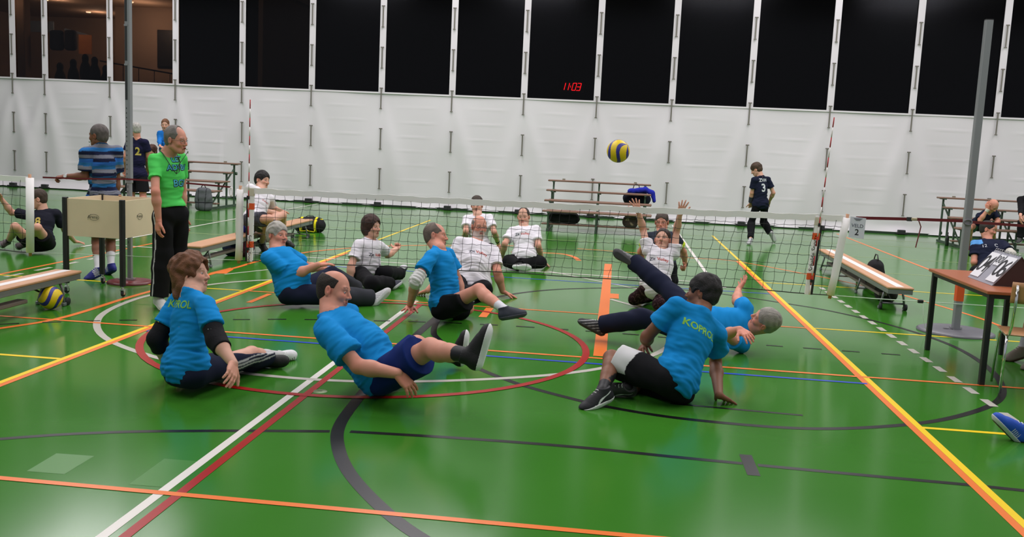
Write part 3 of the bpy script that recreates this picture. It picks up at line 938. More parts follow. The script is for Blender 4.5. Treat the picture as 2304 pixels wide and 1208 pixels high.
# nine metre line: black dashes
dsh = spline([(-5.6, 6.9), (-4.93, 7.41), (-4.36, 7.74), (-4.07, 7.87), (-3.24, 8.20), (-2.96, 8.31), (-2.11, 8.54), (-1.52, 8.66), (-.95, 8.71), (-.37, 8.71), (.21, 8.69), (.56, 8.65), (1.43, 8.60), (1.73, 8.59), (2.32, 8.57), (2.62, 8.56)], 10, True)
acc = 0; seg = [dsh[0]]; on = True; last = dsh[0]
for p in dsh[1:]:
    d_ = math.hypot(p[0] - last[0], p[1] - last[1]); steps = max(1, int(d_ / .02))
    for k in range(1, steps + 1):
        q_ = (last[0] + (p[0] - last[0]) * k / steps, last[1] + (p[1] - last[1]) * k / steps); acc += d_ / steps
        if on: seg.append(q_)
        if acc > (.145 if on else .155):
            if on and len(seg) > 2: farc(seg[::2] + [seg[-1]], .035, 'black', 3)
            on = not on; acc = 0; seg = [q_]
    last = p
for cs in (((60, 1060), (145, 1067), (212, 1026), (127, 1020)), ((290, 1090), (366, 1096), (448, 1038), (370, 1032))):  # two floor squares in a slightly paler green
    z_ = lift(1); fb.mat(len(pk) + 1).add([(*G(*c)[:2], z_) for c in cs], [(0, 1, 2, 3)])
# handball and far arcs
farc(spline([(-5.05, 7.0), (-4.80, 7.68), (-4.80, 8.76), (-4.77, 9.7), (-4.74, 10.7), (-4.70, 11.38), (-4.66, 12.18), (-4.3, 13.6), (-3.3, 14.9), (-1.6, 15.8)], 8, True), .06, 'orange', 3)
fb.mat(1 + pk.index('orange')).add([(-4.80, 10.72, .002), (-4.60, 10.80, .002), (-4.66, 11.15, .002), (-4.76, 11.3, .002)], [(0, 1, 2, 3)])
farc(spline([(-.6, 15.9), (.4, 15.75), (1.23, 15.47), (1.97, 15.35), (2.85, 14.17), (3.28, 13.51), (3.69, 12.65), (3.84, 12.19), (4.15, 10.92), (4.2, 9.9)], 8, True), .05, 'orange', 2)
farc(spline([(-1.6, 14.8), (-.9, 15.0), (-.62, 14.7), (-.5, 14.2)], 6, True), .08, 'orange', 2)
farc(spline([(-4.60, 10.75), (-4.1, 11.6), (-3.4, 12.1)], 6, True), .04, 'grey', 1)
fl = fb.build('floor', [floor_mat()] + [PAINTS[k] for k in pk] + [mat('paler_floor_patch', srgb(60, 124, 40), .3, spec=.3)])
tag(fl, kind='structure')
# small steel floor plug and screw cover
mb = MB(); q_ = G(720, 880); mb.lathe([(0, .004), (.035, .004), (.045, .0015), (.05, 0)], q_, 24); mb.box(q_ + V3(0, 0, .005), (.03, .012, .002))
tag(mb.build('floor_plug', mat('worn_brass', (.10, .15, .05), .4, .4)), 'small round brass floor plug beside the red line', 'floor plug')

# ------------------------------------------------------------------ back wall: white sailcloth below, straps over dark glass above
WY = 23.2; SILL = 2.82; TOPZ = 8.2
SX = [-19.1, -17.35, -15.63, -14.75, -12.99, -11.24, -9.49, -7.69, -5.91, -4.14, -2.37, -.60, 1.19, 3.02, 4.87, 6.73, 8.63, 10.6, 12.5]
def sail_mat():
    m = bpy.data.materials.new('white_sailcloth'); m.use_nodes = True
    nt = m.node_tree; b = nt.nodes['Principled BSDF']; b.inputs['Roughness'].default_value = .55
    b.inputs['Specular IOR Level'].default_value = .3
    tc = nt.nodes.new('ShaderNodeTexCoord'); n = nt.nodes.new('ShaderNodeTexNoise'); n.inputs['Scale'].default_value = .7
    nt.links.new(tc.outputs['Object'], n.inputs['Vector'])
    mx = nt.nodes.new('ShaderNodeMix'); mx.data_type = 'RGBA'
    mx.inputs[6].default_value = (*srgb(216, 210, 215), 1); mx.inputs[7].default_value = (*srgb(228, 223, 228), 1)
    nt.links.new(n.outputs['Fac'], mx.inputs[0]); nt.links.new(mx.outputs[2], b.inputs['Base Color'])
    return m
SAIL = sail_mat()
nx_, nz2 = 900, 90
xs = np.linspace(-26, 20, nx_); zs = np.linspace(.03, SILL, nz2)
XX, ZZ = np.meshgrid(xs, zs, indexing='ij')
cl = np.min(np.abs(xs[:, None] - np.array(SX)[None, :]), axis=1)[:, None]        # distance to the nearest strap line
rng = np.random.RandomState(4)
Yd = np.zeros_like(XX)
up = (SILL - ZZ)
for sx in SX:                          # drapes fan out below each strap line
    for sg in (-1, 1):
        sl_ = .16 + .12 * rng.rand(); ph = sx + sg * up * sl_
        Yd += -.034 * np.exp(-((XX - ph) / (.08 + .09 * up)) ** 2) * np.minimum(up, 1.2) / 1.2
for k in range(7):                     # horizontal weld seams in each bay
    zc = .32 + k * .36
    Yd += -.006 * np.exp(-((ZZ - zc - .02 * np.sin(XX * 1.3 + k)) / .018) ** 2) * np.clip((cl - .3) / .3, 0, 1) * (.4 + .6 * np.sin(XX * 2.1 + k * 2.3) ** 2)
Yd += .012 * np.sin(XX * 1.9) * np.sin(ZZ * 2.2 + XX * .7)
Yd += -.05 * np.clip((.22 - ZZ) / .2, 0, 1) ** 1.5 * (1 + .4 * np.sin(XX * 5))
Yd[XX < -10] *= 1.5
Vw = np.stack([XX, WY + Yd, ZZ], -1).reshape(-1, 3)
ii, jj = np.meshgrid(np.arange(nx_ - 1), np.arange(nz2 - 1), indexing='ij'); a_ = (ii * nz2 + jj).ravel()
wall = np_mesh('wall_back', Vw, np.stack([a_, a_ + nz2, a_ + nz2 + 1, a_ + 1], 1), SAIL)
tag(wall, kind='structure')
mb = MB()
for sx in SX: mb.box((sx, WY - .012, (SILL + TOPZ) / 2 - .01), (.155, .02, TOPZ - SILL + .02))
mb.box((-3, WY - .01, SILL - .01), (46, .03, .04)); mb.build('strap_post', SAIL, wall)
barm = mat('grey_webbing', srgb(120, 116, 108), .6, .3)
bmb = MB(); bmb.box((0, 0, 0), (.032, .014, .50), bev=.004); bmb.box((0, -.003, .25), (.085, .016, .028), bev=.004); bmb.box((0, -.003, -.25), (.062, .016, .026), bev=.004)
proto = None
for sx in SX[1:-1]:
    for k in range(7):
        zc = .695 + k * .988
        if k > 4 and sx > -8: continue
        if proto is None:
            proto = bmb.build('pull_strap', barm, wall); o = proto
        else:
            o = proto.copy(); C.objects.link(o)
        o.location = (sx + (.012 if k < 2 else 0), WY - .055, zc)
kb = MB(); kb.box((0, -.02, .07), (.17, .10, .11), bev=.01); kb.box((0, -.05, .045), (.26, .06, .03)); kp = None
for sx in SX[1:-1]:
    if kp is None: kp = kb.build('floor_anchor', mat('anchor_black', (.02, .02, .022), .5), wall); o = kp
    else: o = kp.copy(); C.objects.link(o)
    o.location = (sx, WY - .10, -.01)
mb = MB(); mb.box((-3, WY - .02, .028), (46, .10, .052)); tag(mb.build('baseboard_back', mat('dark_green_rubber', srgb(28, 52, 30), .7)), kind='structure')
# floor-level curtain ends: the wall above the glass
mb = MB(); mb.box((-3, WY + .10, TOPZ + .6), (46, .2, 1.2)); tag(mb.build('wall_back_upper', SAIL), kind='structure')

def glass_mat():
    m = bpy.data.materials.new('dark_tinted_glass'); m.use_nodes = True; nt = m.node_tree
    nt.nodes.remove(nt.nodes['Principled BSDF'])
    t = nt.nodes.new('ShaderNodeBsdfTransparent'); t.inputs[0].default_value = (.42, .38, .36, 1)
    g = nt.nodes.new('ShaderNodeBsdfGlossy'); g.inputs['Roughness'].default_value = .12; g.inputs[0].default_value = (.55, .58, .65, 1)
    f = nt.nodes.new('ShaderNodeFresnel'); f.inputs[0].default_value = 1.33
    x = nt.nodes.new('ShaderNodeMixShader'); nt.links.new(f.outputs[0], x.inputs[0]); nt.links.new(t.outputs[0], x.inputs[1]); nt.links.new(g.outputs[0], x.inputs[2])
    nt.links.new(x.outputs[0], nt.nodes['Material Output'].inputs[0]); return m
GL = glass_mat()
for i in range(len(SX) - 1):
    mb = MB(); mb.box(((SX[i] + SX[i + 1]) / 2, WY + .03, (SILL + TOPZ) / 2), (SX[i + 1] - SX[i] - .02, .012, TOPZ - SILL))
    tag(mb.build('window_%d' % (i + 1), GL), kind='structure')
# rooms behind the glass
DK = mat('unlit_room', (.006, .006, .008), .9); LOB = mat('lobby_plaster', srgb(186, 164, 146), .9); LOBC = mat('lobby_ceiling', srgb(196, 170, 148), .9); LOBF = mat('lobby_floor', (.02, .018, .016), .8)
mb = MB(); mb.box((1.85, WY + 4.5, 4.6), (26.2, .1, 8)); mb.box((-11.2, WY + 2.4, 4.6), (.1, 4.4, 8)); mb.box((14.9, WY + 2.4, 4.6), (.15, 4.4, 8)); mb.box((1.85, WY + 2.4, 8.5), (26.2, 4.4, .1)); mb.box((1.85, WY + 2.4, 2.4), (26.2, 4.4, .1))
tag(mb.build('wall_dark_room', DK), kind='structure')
LY = WY + 8.4
mb = MB(); mb.box((-15, LY, 3.9), (12.4, .1, 3.4)); mb.box((-9.15, WY + 4.4, 4.6), (.12, 8.2, 6)); mb.box((-21, WY + 4.4, 4.6), (.1, 8.2, 6))
xw0 = at(262, 100, WY + 5.2)[0]; mb.box(((xw0 - 9.2) / 2, WY + 5.2, 4.4), (-9.2 - xw0, .12, 4.4)); mb.box((xw0 + .06, WY + 6.8, 4.4), (.12, 3.2, 4.4)); tag(mb.build('wall_lobby', LOB), kind='structure')
mb = MB(); mb.box((-15, WY + 4.8, 5.42), (12, 7.4, .15)); tag(mb.build('ceiling_lobby', LOBC), kind='structure')
mb = MB(); mb.box((-15, WY + 4.4, 2.3), (12, 8.4, .1)); tag(mb.build('floor_lobby', LOBF), kind='structure')
d_ = at(374, 110, WY + 5.1); mb = MB(); mb.box((d_[0], WY + 5.10, d_[2]), (.50, .06, 1.06)); mb.box((d_[0], WY + 5.12, d_[2]), (.58, .04, 1.14)); tag(mb.build('door_1', mat('dark_door', (.012, .012, .014), .5)), kind='structure')
d_ = at(51, 80, WY + 2.0); mb = MB(); mb.box((d_[0], WY + 2.0, 3.9), (.30, .30, 3.2), bev=.02); tag(mb.build('trim_column', mat('beige_column', srgb(150, 126, 104), .8)), kind='structure')
ra, rb = at(225, 137, WY + 1.0), at(400, 168, WY + 1.0)
mb = MB(); mb.tube([ra, rb], .022, 6)
for i in range(5):
    q_ = ra + (rb - ra) * (i + .5) / 5; mb.tube([q_, V3(q_[0], q_[1], 2.36)], .010, 6)
tag(mb.build('lobby_railing', mat('dark_rail', (.03, .025, .02), .5)), 'dark railing behind the lobby glass at left', 'railing')
for (px_, py_, y_, e_) in ((128, 6, WY + 4.0, 30), (222, 33, WY + 6.6, 34), (320, 20, WY + 3.9, 60), (12, 24, WY + 1.3, 14)):
    q_ = at(px_, py_, y_)
    mb = MB(); mb.lathe([(0, .0), (.07, .0), (.08, .03), (0, .03)], (0, 0, 0), 16)
    o = mb.build('ceiling_spotlight', mat('warm_lamp_face', (1, .78, .55), emit=5.0), None, (q_[0] - .35, y_, 5.31))
    tag(o, 'warm round ceiling spotlight behind the lobby glass', 'ceiling light', 'lobby ceiling spotlights')
    l = bpy.data.lights.new('lobby_lamp', 'POINT'); l.energy = e_; l.color = (1, .76, .56); l.shadow_soft_size = .10
    lo = bpy.data.objects.new('lobby_lamp', l); C.objects.link(lo); lo.location = (q_[0], y_, 5.31 - (.55 if px_ == 320 else .22))
for k, (px_, py_, w_, c_) in enumerate(((128, 88, .34, (.03, .045, .08)), (159, 88, .26, (.05, .055, .07)))):
    q_ = at(px_, py_, WY + 2.8); S = Sdf(); S.cap(q_ + V3(-w_ * .38, 0, .18), q_ + V3(w_ * .38, 0, .18), .07, k=.05)
    for u_ in (-.3, 0, .3): S.cap(q_ + V3(w_ * u_, 0, .15), q_ + V3(w_ * u_ * 1.1, 0, -.22), .09, .10, k=.05)
    v, q = S.mesh(.03); o = np_mesh('hanging_coat', v, q, mat('coat_cloth_%d' % k, c_, .9)); tag(o, ('dark blue coat hanging behind the lobby glass, left of the other', 'grey coat hanging behind the lobby glass, next to the poster')[k], 'coat')
q_ = at(192, 100, WY + 5.0); mb = MB(); mb.box((0, 0, 0), (.42, .03, .58)); o = mb.build('poster', mat('tan_poster', srgb(196, 130, 76), .8, var=.3, bscale=3), None, q_); tag(o, 'tan poster board hanging behind the lobby glass', 'poster')
q_ = at(92, 60, WY + 5.4); mb = MB(); mb.box((0, 0, 0), (.86, .05, .34)); o = mb.build('projection_screen', mat('grey_blue_screen', srgb(130, 150, 170), .7), None, q_); tag(o, 'grey blue screen hanging behind the lobby glass', 'screen')
mb = MB(); q_ = at(172, 73, WY + 5.4); mb.box((0, 0, 0), (.78, .06, .07), (nz(V3(1, 0, -.22)), V3(0, 1, 0), nz(V3(.22, 0, 1)))); o = mb.build('ceiling_beam', mat('grey_blue_screen'), None, q_); tag(o, 'pale slanted beam behind the lobby glass above the poster', 'beam')
for px_, py_ in ((135, 150), (165, 142), (192, 131), (213, 137), (238, 156)):
    q_ = at(px_, py_, WY + 1.5)
    S = Sdf(); S.ell(q_ - V3(0, 0, .40), np.eye(3), (.15, .15, .34), k=.05); S.ell(q_, np.eye(3), (.085, .10, .12), k=.06)
    v, q = S.mesh(.03); o = np_mesh('person', v, q, mat('dim_silhouette', (.012, .012, .015), .9)); tag(o, 'person in dark clothes sitting in the unlit row behind the lobby glass', 'person', 'spectators behind the lobby glass')  # near-black over clothes and head alike: dimness put into the colour

# digital clock behind the glass, reading 11:03
ck = empty('digital_clock', at(1287, 195, WY + .12)); tag(ck, 'black digital clock with red digits reading 11:03', 'clock')
mb = MB(); mb.box((0, .03, 0), (.62, .06, .30), bev=.01); mb.build('clock_case', mat('clock_black', (.004, .004, .005), .6), ck)
hgt, wd = .17, .085
SEG = {'0': 'abcdef', '1': 'bc', '3': 'abgcd'}
for ch, x_ in (('1', -.215), ('1', -.120), ('0', .055), ('3', .165)):
    mb = MB()
    P2 = lambda u, w_: (x_ + u * wd / 2 + w_ * .018, -.006, w_ * hgt / 2)
    ends = dict(a=((-1, 1), (1, 1)), b=((1, 1), (1, 0)), c=((1, 0), (1, -1)), d=((-1, -1), (1, -1)), e=((-1, 0), (-1, -1)), f=((-1, 1), (-1, 0)), g=((-1, 0), (1, 0)))
    for sg_ in SEG[ch]:
        a, b = [np.array(P2(*e)) for e in ends[sg_]]; d_ = (b - a) * .02; mb.beam(a + d_, b - d_, .016, .010, up=(0, 1, 0))
    mb.build('clock_digit', mat('red_led', (1, .01, .02), emit=6.0), ck)
mb = MB()
mb.box((-.035, -.006, 0), (.012, .008, .05))
mb.build('clock_colon', mat('red_led'), ck)
mb = MB(); mb.tube([(0, .03, .14), (0, .03, 8.44 - ck.location[2])], .02, 8); mb.build('clock_mount', mat('clock_black'), ck)

# ceiling over the hall, with the luminaires under it
mb = MB(); mb.box((-3, 19, 9.1), (60, 50, .2)); tag(mb.build('ceiling', mat('hall_ceiling', srgb(96, 94, 92), .9)), kind='structure')

# ------------------------------------------------------------------ things in the hall
WOODB = mat('bench_beech', srgb(196, 148, 112), .45, var=.12, bscale=9); WSTRIPE = mat('white_stripe', srgb(226, 222, 220), .5)
GREYM = mat('grey_painted_steel', srgb(128, 130, 132), .45, .4); DGREY = mat('dark_grey_steel', srgb(60, 62, 64), .45, .5)
GREENM = mat('green_painted_steel', srgb(62, 84, 66), .5, .2); BROWNB = mat('brown_bench_board', srgb(128, 98, 82), .55, var=.1, bscale=7)
BLKM = mat('black_plastic', (.012, .012, .013), .5); WHITET = mat('white_net_tape', srgb(240, 237, 235), .7, bump=.02, bscale=60)
NETM = mat('black_net_cord', (.012, .014, .013), .8); ORT = mat('orange_tape', srgb(226, 88, 36), .6); RUBB = mat('dark_rubber', (.02, .02, .022), .7)
POLEM = mat('brushed_aluminium', srgb(142, 144, 148), .4, .25); REDB = mat('dark_red_enamel', srgb(104, 34, 34), .35); GRYB = mat('grey_enamel', srgb(98, 98, 104), .4)
STRAPM = mat('dark_red_strap', srgb(104, 18, 28), .7); ROPEM = mat('white_rope', srgb(196, 214, 196), .8); WOODP = mat('wooden_dowel', srgb(176, 130, 96), .6)
PAPER = mat('white_paper', srgb(212, 214, 226), .8); INK = mat('black_ink', (.015, .015, .018), .7); INKG = mat('grey_ink', srgb(90, 92, 110), .8)

# ---- the volleyball nets
NY = 9.80
NL = V3(-3.885, NY, 1.09); NR = at(1838, 490, NY)
EL_ = at(541, 424, NY); EL_b = at(537, 585, NY); ER_ = at(1906, 488, NY); ER_b = at(1868, 664, NY)
BL_t, BL_b = at(566, 424, NY), at(562, 588, NY); BR_t, BR_b = at(1842, 489, NY), at(1817, 662, NY)
def net_side(x_t, z):      # x position of the leaning line at height z
    pass
def top_pt(u):             # along the top cord, sagging a little
    p = EL_ + (ER_ - EL_) * u; p = p.copy(); p[2] -= .012 * math.sin(math.pi * u); return p
def bot_pt(u):
    p = EL_b + (ER_b - EL_b) * u; p = p.copy(); p[2] += .035 * math.sin(math.pi * u); return p
def net_root(label, base): 
    o = empty('volleyball_net', (base[0], base[1], 0)); tag(o, label, 'net'); return o
def net_mesh(mb, tp, bp_, n, rows, seed):
    r = random.Random(seed)
    def P(u, v):
        a, b = tp(u), bp_(u); p = a + (b - a) * v
        return p + V3(.007 * math.sin(u * 61 + v * 9 + r.random() * .0) + .006 * math.sin(v * 23 + u * 140), .012 * math.sin(u * 17 + v * 5), .004 * math.sin(u * 33 + v * 11))
    for i in range(n + 1):
        u = i / n; mb.tube([P(u, .05 + .95 * k / 16) for k in range(17)], .0021, 4, caps=False)
    for j in range(1, rows + 1):
        v = j / rows; rr = .0022 if j < rows else .005
        mb.tube([P(k / (n * 2), v) + V3(0, 0, -.006 * abs(math.sin(k * math.pi / 2)) if j < rows else 0) for k in range(n * 2 + 1)], rr, 4, caps=False)
def tape(mb, pts, h, th, n=None):
    vs = []; fs = []
    for p in pts:
        vs += [p + V3(0, -th / 2, h / 2), p + V3(0, th / 2, h / 2), p + V3(0, th / 2, -h / 2), p + V3(0, -th / 2, -h / 2)]
    for i in range(len(pts) - 1):
        for k in range(4): fs.append((4 * i + k, 4 * i + (k + 1) % 4, 4 * i + 4 + (k + 1) % 4, 4 * i + 4 + k))
    fs += [(0, 1, 2, 3), tuple(4 * (len(pts) - 1) + k for k in (3, 2, 1, 0))]
    mb.add(vs, fs)
net = net_root('long low white-banded sitting volleyball net across the middle of the hall', (NL + NR) / 2)
mb = MB(); net_mesh(mb, top_pt, bot_pt, 64, 8, 3); mb.build('net_mesh', NETM, net, world=True)
mb = MB(); tape(mb, [top_pt(k / 90) + V3(0, 0, -.018 + .004 * math.sin(k * 1.7) + .003 * math.sin(k * .6)) for k in range(91)], .062, .016); mb.build('top_tape', WHITET, net, world=True)
def leaning(mb, t, b, w, th, mi=0, f0=0.0, f1=1.0, dx=0.0, dy=0.0):
    a = t + (b - t) * f0 + V3(dx, dy, 0); c = t + (b - t) * f1 + V3(dx, dy, 0); h_ = w / 2
    mb.mat(mi).add([a + V3(-h_, -th, 0), a + V3(h_, -th, 0), c + V3(h_, -th, 0), c + V3(-h_, -th, 0), a + V3(-h_, th, 0), a + V3(h_, th, 0), c + V3(h_, th, 0), c + V3(-h_, th, 0)],
                   [(0, 1, 2, 3), (4, 7, 6, 5), (0, 4, 5, 1), (1, 5, 6, 2), (2, 6, 7, 3), (3, 7, 4, 0)])
for t, b, sx in ((BL_t, BL_b, -1), (BR_t, BR_b, 1)):
    mb = MB(); leaning(mb, t + V3(0, 0, .01), b, .062, .016); leaning(mb, t, b, .022, .017, 1, .10, 1.0, sx * .035)
    for f in (.20, .72): leaning(mb, t, b, .066, .0185, 2, f, f + .085)
    leaning(mb, t, b, .064, .019, 3, 0, .10)
    bd = mb.build('side_band', [WHITET, BLKM, ORT, mat('cream_tape', srgb(206, 196, 176), .7)], net, world=True)
    d = nz(t - b)
    mb = MB()
    if sx > 0: flat_text(mb, 'Schelde Sports', t + (b - t) * .46 + V3(-.004, -.0175, 0), d, np.cross((0, -1, 0), d), .062)
    else: flat_text(mb, 'Schelde Sports', t + (b - t) * .84 + V3(-.004, -.0175, 0), -d, np.cross((0, -1, 0), -d), .055)
    mb.build('band_lettering', INK, bd, world=True)
for t, b in ((EL_, EL_b), (ER_, ER_b)):
    d = nz(t - b); mb = MB()
    mb.tube([b - d * 0, b + (t - b) * .25 + V3(.004, 0, 0), b + (t - b) * .5, b + (t - b) * .75 - V3(.003, 0, 0), t - d * .01], [.040, .038, .041, .038, .040], 12)
    sl = mb.build('end_sleeve', WHITET, net, world=True)
    mb = MB(); mb.tube([b - d * .035, t + d * .03], .017, 10); mb.build('end_dowel', WOODP, net, world=True)
def antenna(base, top, label):
    o = empty('net_antenna', (base[0], base[1], 0)); tag(o, label, 'antenna', 'net antennas')
    mb = MB(); N = 18
    for i in range(N):
        a = base + (top - base) * i / N; b = base + (top - base) * (i + 1) / N
        mb.mat(0 if (i % 2) else 1).tube([a, b], .006, 8)
    mb.build('rod', [mat('antenna_red', srgb(170, 20, 30), .5), mat('antenna_white', srgb(226, 222, 218), .5)], o, world=True)
    for f in (.08, .40): mb = MB(); mb.box(base + (top - base) * f, (.02, .025, .03)); mb.build('clip', BLKM, o, world=True)
antenna(BL_b + V3(-.012, -.03, 0), at(563, 224, NY), 'thin red and white rod standing at the left side band of the net')
antenna(BR_b + V3(.012, -.03, 0), at(1877, 264, NY), 'thin red and white rod standing at the right side band of the net')

# left neighbour court's net
LA, LB_ = at(67, 398, NY), at(68, 568, NY)
net2 = net_root('second low net cut off by the left frame edge, of the neighbouring court', LA - V3(1.2, 0, 0))
t2 = lambda u: LA + V3(-2.6 * (1 - u), 0, .02 * (1 - u)); b2 = lambda u: LB_ + V3(-2.6 * (1 - u), 0, .03 * (1 - u))
mb = MB(); net_mesh(mb, t2, b2, 25, 8, 5); mb.build('net_mesh', NETM, net2, world=True)
mb = MB(); tape(mb, [t2(k / 20) + V3(0, 0, -.03) for k in range(21)], .06, .016); mb.build('top_tape', WHITET, net2, world=True)
mb = MB(); mb.tube([LB_, LA - V3(0, 0, .01)], .042, 12); mb.build('end_sleeve', WHITET, net2, world=True)
mb = MB(); mb.tube([LB_ - V3(0, 0, .04), LA + V3(0, 0, .03)], .017, 10); mb.build('end_dowel', WOODP, net2, world=True)

# ---- net poles on weighted discs
def pole(base, h, rad, disc, label, orange=False, sleeve=None, w=.052):
    o = empty('net_pole', base); tag(o, label, 'pole')
    mb = MB(); mb.lathe([(0, .03), (rad * .5, .034), (rad * .93, .026), (rad, .014), (rad, .0)], (0, 0, 0), 40)
    bd = mb.build('base_disc', disc, o)
    mb = MB(); mb.box((0, 0, .045), (.11, .05, .02)); mb.box((-.10, -.02, .04), (.05, .03, .008)); mb.build('base_clamp', STEELM, bd)
    if sleeve:
        mb = MB(); mb.box((0, 0, (sleeve + .03) / 2), (w * .86, w * .86, sleeve + .03), bev=.004)
        for k in range(12): mb.mat(1).box((-.006, -w * .43 - .0005, .45 + k * .055), (.006, .002, .028)); 
        mb.build('lower_tube', [POLEM, DGREY], o)
        mb = MB(); mb.mat(0).box((0, 0, (h + sleeve) / 2), (w * 1.12, w * 1.12, h - sleeve), bev=.004)
        for k in range(16): mb.mat(1).box((-.012, -w * .56 - .0005, sleeve + .05 + k * .05), (.007, .002, .016))
        z = sleeve + .86
        while z < h - .1:
            mb.mat(1).box((-.012, -w * .56 - .001, z + .21), (.026, .003, .36)); mb.mat(0).box((-.012, -w * .56 - .002, z + .40), (.040, .006, .02)); z += .41
        mb.build('upper_tube', [POLEM, DGREY], o)
    else:
        mb = MB(); mb.box((0, 0, h / 2), (w, w, h), bev=.006); tb = mb.build('tube', POLEM, o)
        if orange: mb = MB(); mb.box((0, 0, .41), (w + .004, w + .004, .17)); mb.build('orange_mark', ORT, tb)
        mb = MB(); mb.box((0, 0, h), (w * .96, w * .96, .012)); mb.build('end_cap', BLKM, o)
    return o
PLB = G(293, 636); PRB = G(2149, 747)
zs_ = at(293, 412, PLB[1])[2]
pole(PLB, 3.9, .24, REDB, 'tall perforated aluminium net pole on a dark red disc, behind the plywood cart', sleeve=zs_)
pr = pole(PRB, 3.12, .37, GRYB, 'tall plain square net pole on a big grey disc, beside the table', orange=True, w=.068)

# ---- straps and ropes
def strap(mb, pts, w, th):
    for a, b in zip(pts[:-1], pts[1:]): mb.beam(a, b, th, w)
sp = empty('tension_strap', (PRB[0] - .4, NY, 0)); tag(sp, 'dark red tension strap with metal buckle running from the net to the right pole', 'strap')
mb = MB(); A_ = at(1926, 490, NY); Bk = at(2052, 493, NY + .04); Pp = at(2166, 497, PRB[1] - .04)
strap(mb, [A_, Bk, Pp], .030, .004); strap(mb, [at(2176, 499, PRB[1]), at(2304, 508, PRB[1] + .3), at(2500, 520, PRB[1] + .6)], .028, .004); mb.build('strap_web', STRAPM, sp, world=True)
mb = MB(); mb.box(at(2046, 493, NY - .01), (.045, .03, .04)); mb.mat(1).box(at(2057, 493, NY - .03), (.055, .02, .026), bev=.004); mb.build('buckle', [DGREY, mat('cream_buckle', srgb(190, 180, 150), .5, .4)], sp, world=True)
mb = MB(); strap(mb, [at(2067, 496, NY), at(2072, 510, NY), at(2067, 530, NY), at(2060, 557, NY)], .004, .026); mb.build('strap_tail', STRAPM, sp, world=True)
mb = MB(); mb.tube([at(2178 + 9 * math.cos(t), 500 + 6 * math.sin(t), PRB[1] - .045) for t in np.linspace(0, 6.28, 13)[:-1]], .008, 6, closed=True); mb.build('tied_loop', mat('grey_cloth', srgb(120, 118, 124), .9), sp, world=True)
sp = empty('tension_strap', (-5.2, NY, 0)); tag(sp, 'dark red tension strap joining both nets past the left pole', 'strap')
mb = MB(); strap(mb, [at(96, 399, NY), at(180, 402, NY), at(288, 403, PLB[1] - .04), at(420, 412, NY), at(520, 421, NY)], .018, .003); mb.build('strap_web', STRAPM, sp, world=True)
mb = MB(); mb.tube([at(520 + 3 * math.cos(t) - 0, 431 + 10 * math.sin(t), NY - .02) for t in np.linspace(0, 6.28, 15)[:-1]], .007, 6, closed=True); mb.build('white_loop', WHITET, sp, world=True)
rp = empty('bottom_rope', (2.9, NY, 0)); tag(rp, 'thin white rope from the net foot past the bench to the right pole', 'rope')
mb = MB(); mb.tube([ER_b, at(1970, 672, NY), at(2066, 678, NY), at(2160, 684, PRB[1] - .05)], .005, 6); mb.tube([at(2160, 684, PRB[1] - .05), at(2270, 691, PRB[1]), at(2420, 700, PRB[1])], .005, 6)
mb.tube([at(2077, 682, NY), at(2077, 712, NY), at(2081, 735, NY), at(2090, 752, NY)], .003, 5); mb.build('cord', ROPEM, rp, world=True)
mb = MB(); mb.box(at(2071, 678, NY), (.055, .03, .035), bev=.006); mb.build('cord_lock', BLKM, rp, world=True)
rp = empty('bottom_rope', (-5.2, NY, 0)); tag(rp, 'thin white rope near the floor between the two nets at left', 'rope')
mb = MB(); mb.tube([LB_, at(180, 572, NY), at(288, 576, PLB[1] - .04), at(420, 582, NY), EL_b], .004, 6); mb.build('cord', ROPEM, rp, world=True)

# ---- paper sign VELD 2
sg = empty('paper_sign', (at(1929, 500, NY - .03)[0], NY - .03, 0)); tag(sg, 'white paper sign reading VELD 2 hanging from the right strap', 'sign')
c4 = [at(*p, NY - .03) for p in ((1914, 487), (1949, 491), (1943, 538), (1909, 533))]
mb = MB(); mb.add(c4 + [c + V3(0, .002, 0) for c in c4], [(0, 1, 2, 3), (4, 7, 6, 5), (0, 4, 5, 1), (1, 5, 6, 2), (2, 6, 7, 3), (3, 7, 4, 0)]); pp = mb.build('paper_sheet', PAPER, sg, world=True)
xd = nz(c4[1] - c4[0]); yd = nz(c4[0] - c4[3]); cc = sum(c4) / 4
mb = MB(); flat_text(mb, 'VELD', cc + yd * .018, xd, yd, .050, off=.002); mb.build('sign_word', INKG, pp, world=True)
mb = MB(); flat_text(mb, '2', cc - yd * .048, xd, yd, .085, off=.002, bold=.001); mb.build('sign_number', INK, pp, world=True)
mb = MB()
for k in range(3): mb.box(cc + yd * (.092 - k * .009) - V3(0, .003, 0), (.085 - .02 * k, .001, .004))
mb.build('printed_heading', INKG, pp, world=True)

